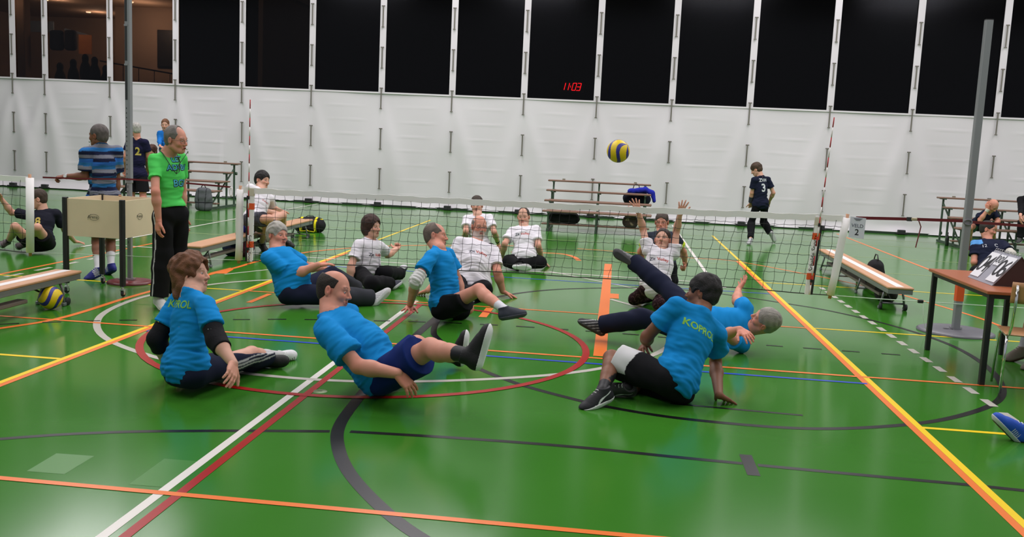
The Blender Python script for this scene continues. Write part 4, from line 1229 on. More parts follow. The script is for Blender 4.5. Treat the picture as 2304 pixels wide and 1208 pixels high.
# ---- Swedish benches
def bench(e1, e2, w, h, label, stripe=True, nleg=3, bar=True):
    e1 = np.array(e1, float); e2 = np.array(e2, float); d = e2 - e1; Ln = np.linalg.norm(d); rz = math.atan2(d[1], d[0])
    o = empty('gym_bench', ((e1 + e2) / 2)[:2].tolist() + [0], rz); tag(o, label, 'bench')
    mb = MB(); mb.box((0, 0, h - .014), (Ln, w, .028), bev=.008); sb = mb.build('seat_board', WOODB, o)
    if stripe: mb = MB(); mb.box((0, .0, h + .0008), (Ln * .985, w * .30, .002)); mb.build('white_stripe', WSTRIPE, sb)
    mb = MB()
    for s_ in (-1, 1): mb.box((0, s_ * (w / 2 - .02), h - .055), (Ln - .02, .022, .055), bev=.004)
    for s_ in (-1, 1): mb.box((s_ * (Ln / 2 - .02), 0, h - .055), (.022, w - .04, .05))
    mb.build('side_rail', GREYM, o)
    for i in range(nleg):
        x = -Ln / 2 + .30 + (Ln - .60) * i / (nleg - 1); mb = MB()
        for s_ in (-1, 1):
            mb.tube([(x, s_ * (w / 2 - .05), h - .07), (x + .02, s_ * (w / 2 - .03), h * .5), (x, s_ * (w / 2 - .005), .03)], .013, 8)
            mb.box((x, s_ * (w / 2 - .005), .018), (.05, .03, .034), bev=.006)
        mb.tube([(x, -w / 2 + .02, .07), (x, w / 2 - .02, .07)], .011, 8); mb.build('leg', GREYM, o)
        mb = MB(); dd = -1 if i else 1
        mb.tube([(x, 0, .08), (x + dd * .35, 0, h - .07)], .009, 6); mb.build('brace', DGREY, o)
    if bar:
        mb = MB(); mb.box((-.25, 0, .11), (Ln - .95, .10, .035), bev=.006); mb.build('balance_beam', mat('beam_wood', srgb(120, 108, 100), .5), o)
    for s_ in (-1, 1): mb = MB(); mb.lathe([(0, -.012), (.036, -.012), (.038, 0), (.036, .012), (0, .012)], (Ln / 2 - .245, s_ * (w / 2 - .005), .038), 18, axis=1); mb.build('castor', RUBB, o)
    return o
BH = .30
a, b = G(180, 609, BH), G(0, 652, BH)
bench((-5.22, 5.4), (-5.22, 8.53), .27, BH, 'beech gym bench with white stripe at the left edge, ball under it', bar=True)
bench((3.33, 15.1), (3.25, 10.95), .29, BH, 'beech gym bench with white stripe beyond the net at right, black bag behind it', nleg=4)
bench((-5.10, 10.9), (-5.16, 15.35), .27, BH, 'beech gym bench beyond the referee, young man sitting on its far end', stripe=False, nleg=3)

# ---- slatted bleachers
def bleacher(x0, y0, L, label, n=4):
    o = empty('bleacher', (x0 + L / 2, y0 + .6, 0)); tag(o, label, 'bleacher')
    for i in range(n):
        z = .40 + i * .19; y = -.60 + i * .42
        mb = MB(); mb.box((0, y, z), (L, .20, .035), bev=.008); mb.build('seat_board', BROWNB, o)
        if i < n - 1 or True:
            mb = MB(); mb.box((.04, y + .24, z), (L - .05, .16, .03), bev=.008)
            if i in (0, 1): mb.build('foot_board', BROWNB, o)
            if i == 0: mb = MB(); mb.box((-.02, y + .16, .13), (L, .16, .03), bev=.008); mb.build('foot_board', BROWNB, o)
    for x in (-L / 2 + .12, 0, L / 2 - .12):
        mb = MB()
        for i in range(n):
            z = .38 + i * .19; y = -.60 + i * .42
            mb.box((x, y, z / 2 + .0), (.035, .045, z), bev=.004)
            mb.box((x, y + .02, z), (.04, .34, .03))
        mb.beam((x, -.75, .03), (x, .80, .03), .04, .05); mb.beam((x, -.60, .08), (x, .66, .86), .025, .03)
        for zz in (.2, .75): mb.lathe([(0, -.02), (.035, -.02), (.035, .02), (0, .02)], (x + .03, .70, zz), 12, axis=0)
        mb.build('side_frame', GREENM, o)
    mb = MB(); mb.box((-L / 2 + .33, .66, 1.0), (.06, .04, .04)); mb.box((L / 2 - .33, .66, 1.0), (.06, .04, .04)); mb.build('board_clip', mat('clip_grey', srgb(140, 136, 120), .6), o)
    return o
bleacher(-1.46, 19.0, 2.18, 'brown slatted bleacher on green legs in the middle before the white curtain, bags on it')
bleacher(-10.95, 19.45, 2.42, 'brown slatted bleacher on green legs behind the referee, grey backpack at its foot')
bleacher(6.95, 20.2, 2.4, 'brown slatted bleacher on green legs at the right frame edge, men sitting on it')

# ---- plywood cart on castors
PLY = mat('pale_plywood', srgb(222, 204, 172), .6, var=.06, bscale=5)
ct = empty('ball_cart', (-5.165, 9.22, 0)); tag(ct, 'square plywood ball cart with black corner posts on castors', 'cart')
W2, D2 = .30, .34
for i, (sx, sy) in enumerate(((-1, -1), (1, -1), (-1, 1), (1, 1))):
    mb = MB(); x, y = sx * W2, sy * D2
    mb.box((x, y - sy * .015, .54), (.048, .012, .87)); mb.box((x + 0, y, .54), (.048, .006, .87)); mb.box((x - sx * 0, y, .54), (.012, .048, .87), bev=.003); mb.box((x, y, .54), (.044, .040, .87), bev=.004)
    lg = mb.build('corner_post', mat('black_post', (.018, .018, .018), .45), ct)
    mb = MB(); mb.mat(0).tube([(x, y, .115), (x, y, .075)], .012, 8); mb.box((x, y, .07), (.04, .035, .012)); mb.box((x - .016, y + .005, .05), (.003, .03, .05)); mb.box((x + .016, y + .005, .05), (.003, .03, .05))
    mb.mat(1).lathe([(0, -.011), (.030, -.011), (.032, 0), (.030, .011), (0, .011)], (x, y + .01, .033), 18, axis=0)
    mb.build('castor', [STEELM, RUBB], lg)
for sy in (-1, 1):
    mb = MB(); mb.box((0, sy * (D2 - .004), .775), (2 * W2, .012, .375)); pn = mb.build('side_panel', PLY, ct)
    if sy < 0:
        mb = MB(); c_ = V3(.0, -D2 - .003 + .0, .79)
        mb.tube([c_ + V3(.01 + .052 * math.cos(t), -.008, .030 * math.sin(t) - .002) for t in np.linspace(-2.6, 2.9, 22)], .0016, 4); mb.tube([c_ + V3(-.055, -.008, -.028), c_ + V3(-.04, -.008, .01), c_ + V3(-.02, -.008, .03)], .0012, 4)
        flat_text(mb, 'Arena', c_ + V3(-.004, -.0075, 0), V3(1, 0, 0), V3(0, 0, 1), .044); mb.build('panel_logo', mat('logo_green_black', srgb(40, 48, 38), .7), pn)
for sx in (-1, 1):
    mb = MB(); mb.box((sx * (W2 - .004), 0, .775), (.012, 2 * D2 - .02, .375)); pn = mb.build('side_panel', PLY, ct)
    if sx > 0:
        mb = MB(); c_ = V3(W2 + .004, .0, .79)
        mb.tube([c_ + V3(0, .01 + .052 * math.cos(t), .030 * math.sin(t) - .002) for t in np.linspace(-2.6, 2.9, 22)], .0016, 4)
        flat_text(mb, 'Arena', c_ + V3(.0, -.004, 0), V3(0, 1, 0), V3(0, 0, 1), .044); mb.build('panel_logo', mat('logo_green_black'), pn)
mb = MB(); mb.box((0, 0, .60), (2 * W2 - .02, 2 * D2 - .02, .012)); mb.build('bottom_panel', PLY, ct)
mb = MB(); mb.box((-.06, .28, .97), (.03, .02, .02), bev=.006); mb.build('wooden_catch', WOODP, ct)

# ---- score table, chair, flip scoreboard
TOPW = mat('orange_brown_laminate', srgb(164, 90, 52), .35, var=.06, bscale=3)
tb = empty('table', (3.25, 8.24, 0)); tag(tb, 'orange brown table with black square legs at the right edge', 'table')
mb = MB(); mb.box((0, 0, .735), (.74, 1.40, .026), bev=.004); mb.build('tabletop', TOPW, tb)
mb = MB()
for s_ in (-1, 1): mb.box((s_ * .33, 0, .705), (.025, 1.30, .035)); mb.box((0, s_ * .66, .705), (.66, .025, .035))
mb.build('table_apron', BLKM, tb)
for sx in (-1, 1):
    for sy in (-1, 1):
        mb = MB(); mb.box((sx * .325, sy * .655, .361), (.042, .042, .722), bev=.004); mb.build('leg', BLKM, tb)
sb = empty('scoreboard', (3.24, 8.15, .748)); tag(sb, 'tabletop flip scoreboard showing 04 and 06', 'scoreboard')
SLEN = .53; SWD = .20; SHT = .245
tl = nz(V3(SWD, 0, SHT)); nrm = V3(-SHT, 0, SWD) / math.hypot(SHT, SWD); LF = math.hypot(SHT, SWD)
BRNP = mat('dark_brown_card', srgb(58, 34, 30), .7); GRP = mat('grey_board', srgb(150, 150, 160), .5); WPL = mat('white_plate', srgb(226, 226, 230), .5)
mb = MB(); mb.box(V3(-SWD / 2, 0, SHT / 2), (.006, SLEN, LF), (nrm, V3(0, 1, 0), tl)); fp = mb.build('front_panel', GRP, sb)
tl2 = nz(V3(-SWD, 0, SHT)); mb = MB(); mb.box(V3(SWD / 2, 0, SHT / 2), (.006, SLEN, LF), (nz(V3(SHT, 0, SWD)), V3(0, 1, 0), tl2)); mb.build('back_panel', BRNP, sb)
mb = MB(); mb.add([(-SWD + .01, -SLEN / 2 + .004, .002), (SWD - .01, -SLEN / 2 + .004, .002), (0, -SLEN / 2 + .004, SHT - .004)], [(0, 1, 2)]); mb.build('dark_open_end', BRNP, sb)  # dark sheet added across the open end, standing for the dark inside
def plate(cy_, up_, w_, h_, txt, size):
    c = V3(-SWD / 2, 0, SHT / 2) + nrm * .008 + V3(0, cy_, 0) + tl * up_
    mb = MB(); mb.box(c, (.004, w_, h_), (nrm, V3(0, 1, 0), tl)); p_ = mb.build('number_card', WPL, fp)
    mb = MB(); flat_text(mb, txt, c + nrm * .0025, V3(0, -1, 0), tl, size, bold=size * .008); mb.build('card_digit', INK, p_)
plate(.215, -.0, .09, .26, '0', .24); plate(.125, -.0, .09, .26, '4', .24)
plate(-.125, -.0, .09, .26, '0', .24); plate(-.215, -.0, .09, .26, '6', .24)
plate(.028, .075, .05, .11, '0', .10); plate(-.028, .075, .05, .11, '0', .10)
for cy_ in (.235, .195, .145, .105, .04, .015, -.015, -.04, -.105, -.145, -.195, -.235):
    mb = MB(); mb.tube([(.012 * math.cos(t), cy_, SHT + .004 + .014 * math.sin(t)) for t in np.linspace(0, 6.28, 10)[:-1]], .0022, 5, closed=True); mb.build('binding_ring', STEELM, sb)
CHW = mat('chair_plywood', srgb(186, 136, 92), .4, var=.08, bscale=4); CHR = mat('chrome_tube', (.75, .75, .76), .12, 1.0)
ch = empty('school_chair', (3.19, 7.45, 0), math.radians(-12)); tag(ch, 'plywood chair with chrome tube legs at the near end of the table', 'chair')
mb = MB(); vs = []
for i in range(9):
    for j in range(5):
        u = (i / 8 - .5) * .40; vs.append(V3(u, -.20 + .06 * (1 - (2 * i / 8 - 1) ** 2) * -.5 + .03 * j / 4 * -1, .70 + .16 * (j / 4)))
fs = [(i * 5 + j, (i + 1) * 5 + j, (i + 1) * 5 + j + 1, i * 5 + j + 1) for i in range(8) for j in range(4)]
n0 = len(vs); mb.add(vs + [v + V3(0, .012, 0) for v in vs], fs + [tuple(k + n0 for k in f[::-1]) for f in fs] + [(i * 5, (i + 1) * 5, (i + 1) * 5 + n0, i * 5 + n0) for i in range(8)] + [(i * 5 + 4, i * 5 + 4 + n0, (i + 1) * 5 + 4 + n0, (i + 1) * 5 + 4) for i in range(8)] + [(j, j + n0, j + 1 + n0, j + 1) for j in range(4)] + [(40 + j, 41 + j, 41 + j + n0, 40 + j + n0) for j in range(4)], True)
mb.build('backrest', CHW, ch)
mb = MB(); mb.box((0, .02, .455), (.40, .38, .014), bev=.006); mb.build('seat', CHW, ch)
for s_ in (-1, 1):
    mb = MB(); mb.tube([(s_ * .165, -.235, .84), (s_ * .165, -.225, .70), (s_ * .17, -.20, .52), (s_ * .175, -.17, .46), (s_ * .18, -.12, .44)], .011, 8); mb.build('back_tube', CHR, ch)
    mb = MB(); mb.tube([(s_ * .18, -.10, .44), (s_ * .185, -.15, .43), (s_ * .19, -.17, .38), (s_ * .20, -.20, .01)], .011, 8); mb.build('leg', CHR, ch)
    mb = MB(); mb.tube([(s_ * .18, -.10, .44), (s_ * .18, .12, .44), (s_ * .185, .17, .41), (s_ * .195, .20, .01)], .011, 8); mb.build('leg', CHR, ch)

# ---- volleyballs
def volleyball(c, R, rot, label):
    n1, n2 = 64, 32; m_ = Matrix.Rotation(rot[2], 3, 'Z') @ Matrix.Rotation(rot[1], 3, 'Y') @ Matrix.Rotation(rot[0], 3, 'X'); M_ = np.array(m_)
    S = Sdf(); S.ell((0, 0, 0), np.eye(3), (.1, .1, .1)); v, q = S.mesh(.0028)
    v = v / np.linalg.norm(v, axis=1)[:, None]
    p = v @ M_
    tw = np.arctan2(p[:, 1], p[:, 0]) + 1.15 * np.sin(p[:, 2] * 1.4)
    k = np.mod(tw / (2 * math.pi) * 8, 8); kk = np.mod(k, 2); k = np.floor(k / 2) * 2 + np.where(kk < 1.3, kk / 1.3, 1 + (kk - 1.3) / .7); band = np.floor(k).astype(int); fr = k - band
    Y_ = np.array(srgb(232, 200, 20)); B_ = np.array(srgb(44, 44, 140))
    col = np.where((band % 2)[:, None] == 0, Y_, B_)
    seam = (np.minimum(fr, 1 - fr) < .03); r = np.where(seam, R - .0018, R)
    o = np_mesh('volleyball', v * r[:, None], q, mat('ball_leather', attr=True, rough=.42, spec=.5, bump=.2, bscale=260), col)
    o.location = Vector(c); tag(o, label, 'ball'); return o
bc_ = at(1391, 340, 9.35); volleyball(bc_, .112, (.9, .4, .8), 'yellow and blue volleyball in the air above the net')
volleyball((-5.11, 8.05, .108), .106, (1.35, .2, 2.2), 'yellow and blue volleyball lying under the left bench')

# ---- bags, bottles
def blob_bag(name, c, size, col, label, rz=0.0, seed=1, k=.05, h=.012, cat='bag', extra=None, rough=.9):
    S = Sdf(); A = np.array([[math.cos(rz), math.sin(rz), 0], [-math.sin(rz), math.cos(rz), 0], [0, 0, 1.0]])
    sx, sy, sz = size; r = min(sy, sz) / 2
    for u in np.linspace(-1, 1, 4):
        S.cap(A[0] * (sx / 2 - r) * u + V3(0, 0, r), A[0] * (sx / 2 - r) * u + V3(0, 0, max(r, sz - r)), r, r * .8, k=.08)
    S.cap(A[0] * -(sx / 2 - r) + V3(0, 0, sz / 2), A[0] * (sx / 2 - r) + V3(0, 0, sz / 2), r * .98, k=.05)
    S.cut((0, 0, -1), (0, 0, .002)); v, q = S.mesh(h); n = vnormals(v, q)
    v = v + n * (waves(v, 14, seed) * .008)[:, None]; v[:, 2] = np.maximum(v[:, 2], .001)
    loc = v @ A.T
    cl_ = np.tile(np.array(col), (len(v), 1))
    if extra: cl_ = extra(cl_, loc, v)
    o = np_mesh(name, v, q, mat('bag_fabric', attr=True, rough=.85, spec=.25, bump=.3, bscale=40), cl_); o.location = Vector(c); tag(o, label, cat); return o
def handle(parent, pts, r, m_, name='handle'):
    mb = MB(); mb.tube(pts, r, 6); return mb.build(name, m_, parent)
YEL = srgb(226, 210, 30)
def sport(cl_, l, v):
    for xc in (-.13, .13): cl_[(np.abs(l[:, 0] - xc) < .022)] = YEL
    cl_[(np.abs(l[:, 2] - .235) < .007) & (np.abs(l[:, 1]) < .05)] = YEL
    return cl_
c = (G(660, 522) + G(724, 524)) / 2 + V3(0, .12, 0); c[2] = 0
bg = blob_bag('duffel_bag', c, (.54, .26, .25), (.012, .012, .014), 'black sports bag with two yellow straps lying behind the net at left', .02, extra=sport)
for xc in (-.13, .13): handle(bg, [(xc, -.135, .06), (xc + .0, -.15, .02), (xc * .2, -.16, .03), (-xc * .0, -.165, .05)], .008, mat('yellow_webbing', YEL, .8))
handle(bg, [(-.10, -.05, .24), (-.03, -.02, .29), (.06, -.02, .29), (.13, -.05, .24)], .007, BLKM)
c = (G(440, 474) + G(476, 474)) / 2; c[2] = 0; GB = srgb(92, 94, 98)
bp = blob_bag('backpack', c, (.36, .20, .50), GB, 'grey backpack standing on the floor in front of the left bleacher', .1, seed=5, extra=lambda a_, l, v: np.where(((np.abs(np.abs(l[:, 0]) - .07 - .05 * (l[:, 2] - .2)) < .007) | (np.abs(l[:, 2] - .18) < .008))[:, None], np.array((.02, .02, .024)), a_))
handle(bp, [(-.05, -.02, .48), (-.02, -.02, .54), (.03, -.02, .54), (.06, -.02, .48)], .01, BLKM); 
c = (G(487, 578) + G(560, 580)) / 2 + V3(0, .2, 0); c[2] = 0
bb = blob_bag('tote_bag', c, (.42, .26, .27), srgb(26, 32, 60), 'navy and maroon bag on the floor behind the left end of the net', .1, seed=8, extra=lambda a_, l, v: mixc(a_, srgb(66, 20, 36), sstep(l[:, 0], 0, .06)))
handle(bb, [(-.02, -.05, .28), (-.01, -.06, .38), (.04, -.06, .39), (.07, -.05, .28)], .008, BLKM)
mb = MB(); mb.tube([(-.11 + .03 * math.cos(t), -.134, .15 + .03 * math.sin(t)) for t in np.linspace(0, 6.28, 13)[:-1]], .003, 4, closed=True); flat_text(mb, 'K', (-.11, -.137, .15), (1, 0, 0), (0, 0, 1), .04); mb.build('bag_badge', mat('badge_grey', srgb(120, 126, 140), .7), bb)
c = at(540, 520, 12.6); c[2] = 0
blob_bag('jacket', (-5.13, 12.75, .305), (.24, .46, .20), srgb(34, 40, 130), 'blue jacket heaped on the bench beside the seated young man on the left bench', .0, seed=9, cat='jacket')
c = at(1955, 600, 13.2); c[2] = 0
bk = blob_bag('handbag', (3.53, 13.1, 0), (.32, .20, .38), (.012, .012, .014), 'black bag standing just behind the right bench', 1.4, seed=11)
handle(bk, [(.0, -.1, .38), (.0, -.05, .45), (.0, .05, .45), (.0, .1, .38)], .008, BLKM)
blob_bag('dark_bag', (3.36, 11.9, 0), (.40, .2, .2), (.014, .012, .012), 'dark flat bag lying under the right bench', 1.5, seed=13, k=.03)
# on the middle bleacher
mzx = lambda px, y: at(px, 440, y)[0]
b1 = blob_bag('travel_bag', (mzx(1433, 20.06), 20.06, .56), (.56, .26, .24), (.012, .014, .03), 'dark bag with a blue jacket over it on the upper boards of the middle bleacher', 0, seed=15)
handle(b1, [(-.12, 0, .22), (-.07, 0, .40), (-.03, 0, .43), (.03, 0, .40), (.07, 0, .24)], .010, BLKM)
S = Sdf(); S.cap((-.22, 0, .02), (.1, -.02, .06), .05, .06); S.cap((.1, -.02, .06), (.26, -.03, .0), .06, .05); S.cap((.26, -.03, 0), (.30, -.06, -.16), .05, .035); v, q = S.mesh(.012); n = vnormals(v, q); v = v + n * (waves(v, 20, 3) * .008)[:, None]
o = np_mesh('jacket', v, q, CLOTH, np.tile(np.array(srgb(38, 46, 160)), (len(v), 1))); o.location = (mzx(1440, 20.0), 20.05, .815); tag(o, 'bright blue jacket draped over the bag on the middle bleacher', 'jacket')
blob_bag('holdall', (mzx(1272, 19.1), 19.18, .148), (.62, .22, .24), (.008, .008, .009), 'long black holdall under the lowest seat of the middle bleacher', 0, seed=17)
blob_bag('patterned_bag', (mzx(1422, 19.05), 19.14, .148), (.30, .16, .24), srgb(70, 56, 52), 'small brown patterned bag hanging at the right of the middle bleacher', 0, seed=19, extra=lambda a_, l, v: mixc(a_, srgb(150, 130, 110), sstep(waves(l, 22, 4), .3, .8)))
# white bottle crate etc. at right
c = G(2130, 553); mb = MB(); mb.lathe([(0, 0), (.032, .002), (.034, .02), (.034, .15), (.03, .18), (.012, .23), (.012, .28), (0, .28)], (0, 0, 0), 16)
bt = mb.build('bottle', mat('dark_bottle', (.01, .014, .01), .2), None, c); tag(bt, 'dark drink bottle standing on the floor left of the right bleacher', 'bottle')
mb = MB(); mb.lathe([(.014, .262), (.014, .285), (0, .285)], (0, 0, 0), 12); mb.build('bottle_cap', BLKM, bt)
# ------------------------------------------------------------------ the people in the hall
BLUE = srgb(18, 132, 200); NAVY = (.011, .014, .034); BLACK = (.009, .009, .011); WHITE = srgb(222, 218, 224)
KOP = mat('koprol_print', srgb(132, 190, 74), .8); WPR = mat('white_print', srgb(205, 208, 215), .8); YPR = mat('gold_print', srgb(190, 170, 80), .8)
DKP = mat('navy_print', srgb(30, 36, 60), .8); RDP = mat('rust_print', srgb(190, 66, 48), .8); CYP = mat('cyan_print', srgb(70, 190, 214), .8)
GH = (.30, .29, .27); DG = (.12, .11, .10)
def back_print(p, txt, up, size, m_, dx=0, reach=.3, tilt=0, **k):
    J = p['J']; R_ = nz(J['R'] * math.cos(tilt) - J['U'] * math.sin(tilt)); U_ = nz(J['U'] * math.cos(tilt) + J['R'] * math.sin(tilt))
    return print_on([p['shirt']], 'shirt_print', txt, J['hp'] + J['U'] * J['T'] * up - J['F'] * .15 + J['R'] * dx, R_, U_, size, m_, p['body'], reach=reach, **k)
def chest_print(p, txt, up, size, m_, dx=0, reach=.3, name='shirt_print', **k):
    J = p['J']
    return print_on([p['shirt']], name, txt, J['hp'] + J['U'] * J['T'] * up + J['F'] * .15 - J['R'] * dx, -J['R'], J['U'], size, m_, p['body'], reach=reach, **k)
def zitvolley(p, dx=-.01, up=.62, s=.050):
    chest_print(p, 'Zit', up, s, DKP, dx - .075, align='CENTER', bold=.0008); chest_print(p, 'Volley', up, s, RDP, dx + .035, align='CENTER', bold=.0008)
# hair styles
BALD = dict(thick=.007, front=.018, bald=((0, .045, .125), (.084, .135, .084)), open=(.09, .085, .10), amp=.0015, lump=.001)
SHORT = dict(thick=.007, amp=.0018, lump=.0015, open=(.087, .086, .114))
THICKS = dict(thick=.014, amp=.0035, lump=.004, open=(.080, .070, .100))
RECEDE = dict(thick=.006, front=.030, bald=((0, .095, .095), (.075, .085, .075)), amp=.0015, lump=.001, open=(.088, .085, .10))
BOB = dict(thick=.020, low=-.105, ears=False, open=(.074, .075, .118), extra=[((0, -.035, -.03), (.092, .085, .09))], amp=.003, lump=.003)
TIED = dict(thick=.006, amp=.002, open=(.087, .088, .128), extra=[((0, -.12, .03), (.03, .03, .03))], low=-.07)

# 1 -- woman at front left, back to us
def stripes3(col, loc, v, J):
    kn, hj = J['knR'], J['hjR']; d = nz(kn - hj); t = (v - hj) @ d / np.linalg.norm(kn - hj)
    side = np.cross(d, (0, 0, 1.0)); side = nz(side); upv = np.cross(side, d)
    w = (v - hj) @ nz(upv); s_ = (v - hj) @ side
    for k in range(3):
        mk = (np.abs(w - (.012 - k * .024)) < .0062) & (s_ > .03) & (t > .42) & (t < 1.35)
        col[mk] = .45
    return col
def woman_shoe(c, l):
    mk = (np.abs(l[:, 0]) > .026) & (l[:, 2] > -.028) & (l[:, 2] < .004) & (np.mod(l[:, 1] + l[:, 2] * .4, .019) < .006) & (l[:, 1] > .015) & (l[:, 1] < .15)
    c[mk] = .02; c[(l[:, 1] < .0) & (l[:, 2] > .0)] = .02; return c
p = person('brown-haired woman in blue shirt and black elbow pads sitting at front left', (418, 836, ('z', .14)), (432, 662, '+'), (432, 620, '+'), 52, 2, 10,
  arms=dict(R=dict(el=(487, 765, '-'), wr=(525, 818, '-'), tip=(519, 862, '-'), palm=(-1, .3, -.4), curl=(.35, .35, .2), spread=4, sh=(.01, -.01, 0)), L=dict(el=(353, 762, '+'), wr=(378, 825, '+'), tip=(390, 850, '+'))),
  legs=dict(R=dict(kn=(566, 797, ('z', .15)), an=(628, 801, '+'), toe=(672, 786, '+')), L=dict(kn=(556, 808, ('z', .09)), an=(588, 812, ('z', .06)), toe=(606, 810, ('z', .07)), shoe=dict(col=(.02, .02, .02), sole=(.02, .02, .02)))),
  size=.97, wide=1.18, skin=SK_FAIR, hair=dict(thick=.026, low=-.16, ears=False, open=(.080, .090, .135), open_z=-.045, extra=[((0, -.05, -.06), (.092, .080, .085)), ((0, -.055, .06), (.09, .085, .08)), ((0, -.05, -.12), (.080, .065, .06))], amp=.006, lump=.009, nape=True),
  haircol=srgb(104, 66, 42), brow=srgb(120, 84, 60), h=.0075, hh=.0036,
  shirt=dict(col=BLUE, sleeve=.62, seed=2, flare=.014, hem=-.04), pants=dict(col=NAVY, len=1.45, func=stripes3, loose=.018), shoes=dict(col=(.68, .68, .70), sole=(.6, .6, .6), func=woman_shoe), socks=((.5, .5, .5), .05))
back_print(p, 'KOPROL', .86, .070, KOP, dx=-.025, bold=.0015)
for sd in 'RL': pad(p['body'], p['J']['el' + sd], p['J']['sh' + sd], p['J']['wr' + sd], .062, BLACK)
mb = MB(); e_ = p['J']['elR']; a_ = nz(p['J']['shR'] - e_); flat_text(mb, 'N', e_ + a_ * .09 + V3(0.01, -.070, 0), (1, 0, .1), (0, 0, 1), .035); mb.build('pad_mark', WPR, p['body'], world=True)

# 2 -- balding man in front
p = person('balding man in blue shirt and navy shorts leaning back with both feet lifted', (862, 846, ('z', .145)), (742, 708, '+'), (752, 655, '+'), -8, -6, -4,
  arms=dict(R=dict(el=(806, 824, ('y', -.12)), wr=(894, 840, ('y', -.06)), tip=(934, 880, ('y', .02)), palm=(-.3, .6, -1), curl=(.25, .3, .2), spread=10, sh=(0.01, -.02, .02)), L=dict(el=(800, 790, '+'), wr=(850, 830, '+'))),
  legs=dict(R=dict(kn=(968, 783, '-'), an=(1056, 799, '-'), toe=(1073, 741, ('y', .02)), sole=(.95, .0, .2)), L=dict(kn=(938, 775, '+'), an=(1022, 800, '+'), toe=(1030, 742, ('y', .0)), sole=(.97, .0, .1))),
  size=1.08, wide=1.25, belly=.045, skin=SK_PINK, hair=BALD, haircol=(.025, .018, .014), h=.0075, hh=.0036, hs=1.06, paz=5,
  shirt=dict(col=BLUE, sleeve=.72, seed=4, loose=.02, flare=.02, hem=-.02), pants=dict(col=srgb(18, 38, 98), len=.78, name='shorts', loose=.022, flare=.02), shoes=dict(col=(.012, .012, .013), sole=(.72, .72, .72), high=.02, lacem=BLKM, sole_h=.002), socks=(BLACK, .13))
back_print(p, 'KOPROL', .78, .068, KOP, bold=.0012)

# 3 -- man front right, back to us
def panel(col, loc, v, J):
    for sd in 'LR':
        kn, hj = J['kn' + sd], J['hj' + sd]; d = nz(kn - hj); L_n = np.linalg.norm(kn - hj); t = (v - hj) @ d / L_n
        rr = np.linalg.norm((v - hj) - ((v - hj) @ d)[:, None] * d, axis=1)
        upv = nz(V3(0, 0, 1) - d * d[2]); mk = (t > .50) & (rr < .16) & (((v - hj) @ upv) > -.035) & (t < 1.2)
        if sd == 'L': col[mk & (t > .50 + .10 * np.clip(.5 - (v[:, 2] - kn[2]) * 9, -.5, .5))] = .62
    return col
def swoosh(c, l):
    t = (l[:, 1] + .035) / .14; zc = -.016 - .020 * np.sin(np.clip(t * 1.5, 0, 1.0) * math.pi * .8) + .055 * np.clip(t - .3, 0, 1); zc = .022 - zc - .045
    tt = np.clip(t, 0, 1); line = -.020 + .045 * (1 - tt) ** 1.2 - .016 * np.exp(-((tt - .85) / .15) ** 2)
    mk = (t > 0) & (t < 1) & (np.abs(l[:, 2] - line) < .003 + .006 * np.sin(np.clip((tt - .35) / .65, 0, 1) * math.pi)) & (np.abs(l[:, 0]) > .018)
    c[mk] = .7; return c
p = person('black-haired man in blue shirt and black shorts with a white panel, back turned', (1516, 862, ('z', .145)), (1577, 706, '+'), (1580, 662, '+'), 118, 158, 2,
  arms=dict(L=dict(el=(1456, 757, '+'), wr=(1455, 772, '+'), tip=(1446, 790, '-'), palm=(0, -1, -.2), sh=(.01, .02, .03), curl=(.5, .5, .4)), R=dict(el=(1610, 815, '+'), wr=(1617, 888, ('z', .075)), tip=(1642, 903, ('z', .012)), palm=(0, 0, -1), curl=(.05, .05, .05), spread=14, sh=(.01, -.01, 0))),
  legs=dict(L=dict(kn=(1376, 806, '+'), an=(1356, 880, ('z', .105)), toe=(1298, 905, ('z', .05)), sole=(.06, -.05, -1)), R=dict(kn=(1436, 862, '+'), an=(1412, 872, ('z', .08)), toe=(1352, 866, ('z', .09)), sole=(0, .7, -.6), shoe=dict(col=(.05, .05, .05), sole=(.12, .12, .12)))),
  size=1.04, wide=1.08, skin=SK_BROWN, hair=dict(thick=.016, amp=.003, lump=.005, open=(.084, .078, .10), cvar=.2, extra=[((0, -.02, .09), (.07, .08, .05))]), haircol=(.012, .010, .010), h=.0075, hh=.0036, paz=140,
  shirt=dict(col=BLUE, sleeve=.60, seed=6, flare=.016, hem=-.03), pants=dict(col=BLACK, len=.82, func=panel, name='shorts', loose=.024, flare=.022), shoes=dict(col=(.018, .018, .022), sole=(.72, .72, .72), func=swoosh, sole_h=.004), socks=(BLACK, .085))
back_print(p, 'KOPROL', .76, .070, KOP, dx=-.012, tilt=.05, bold=.0018)

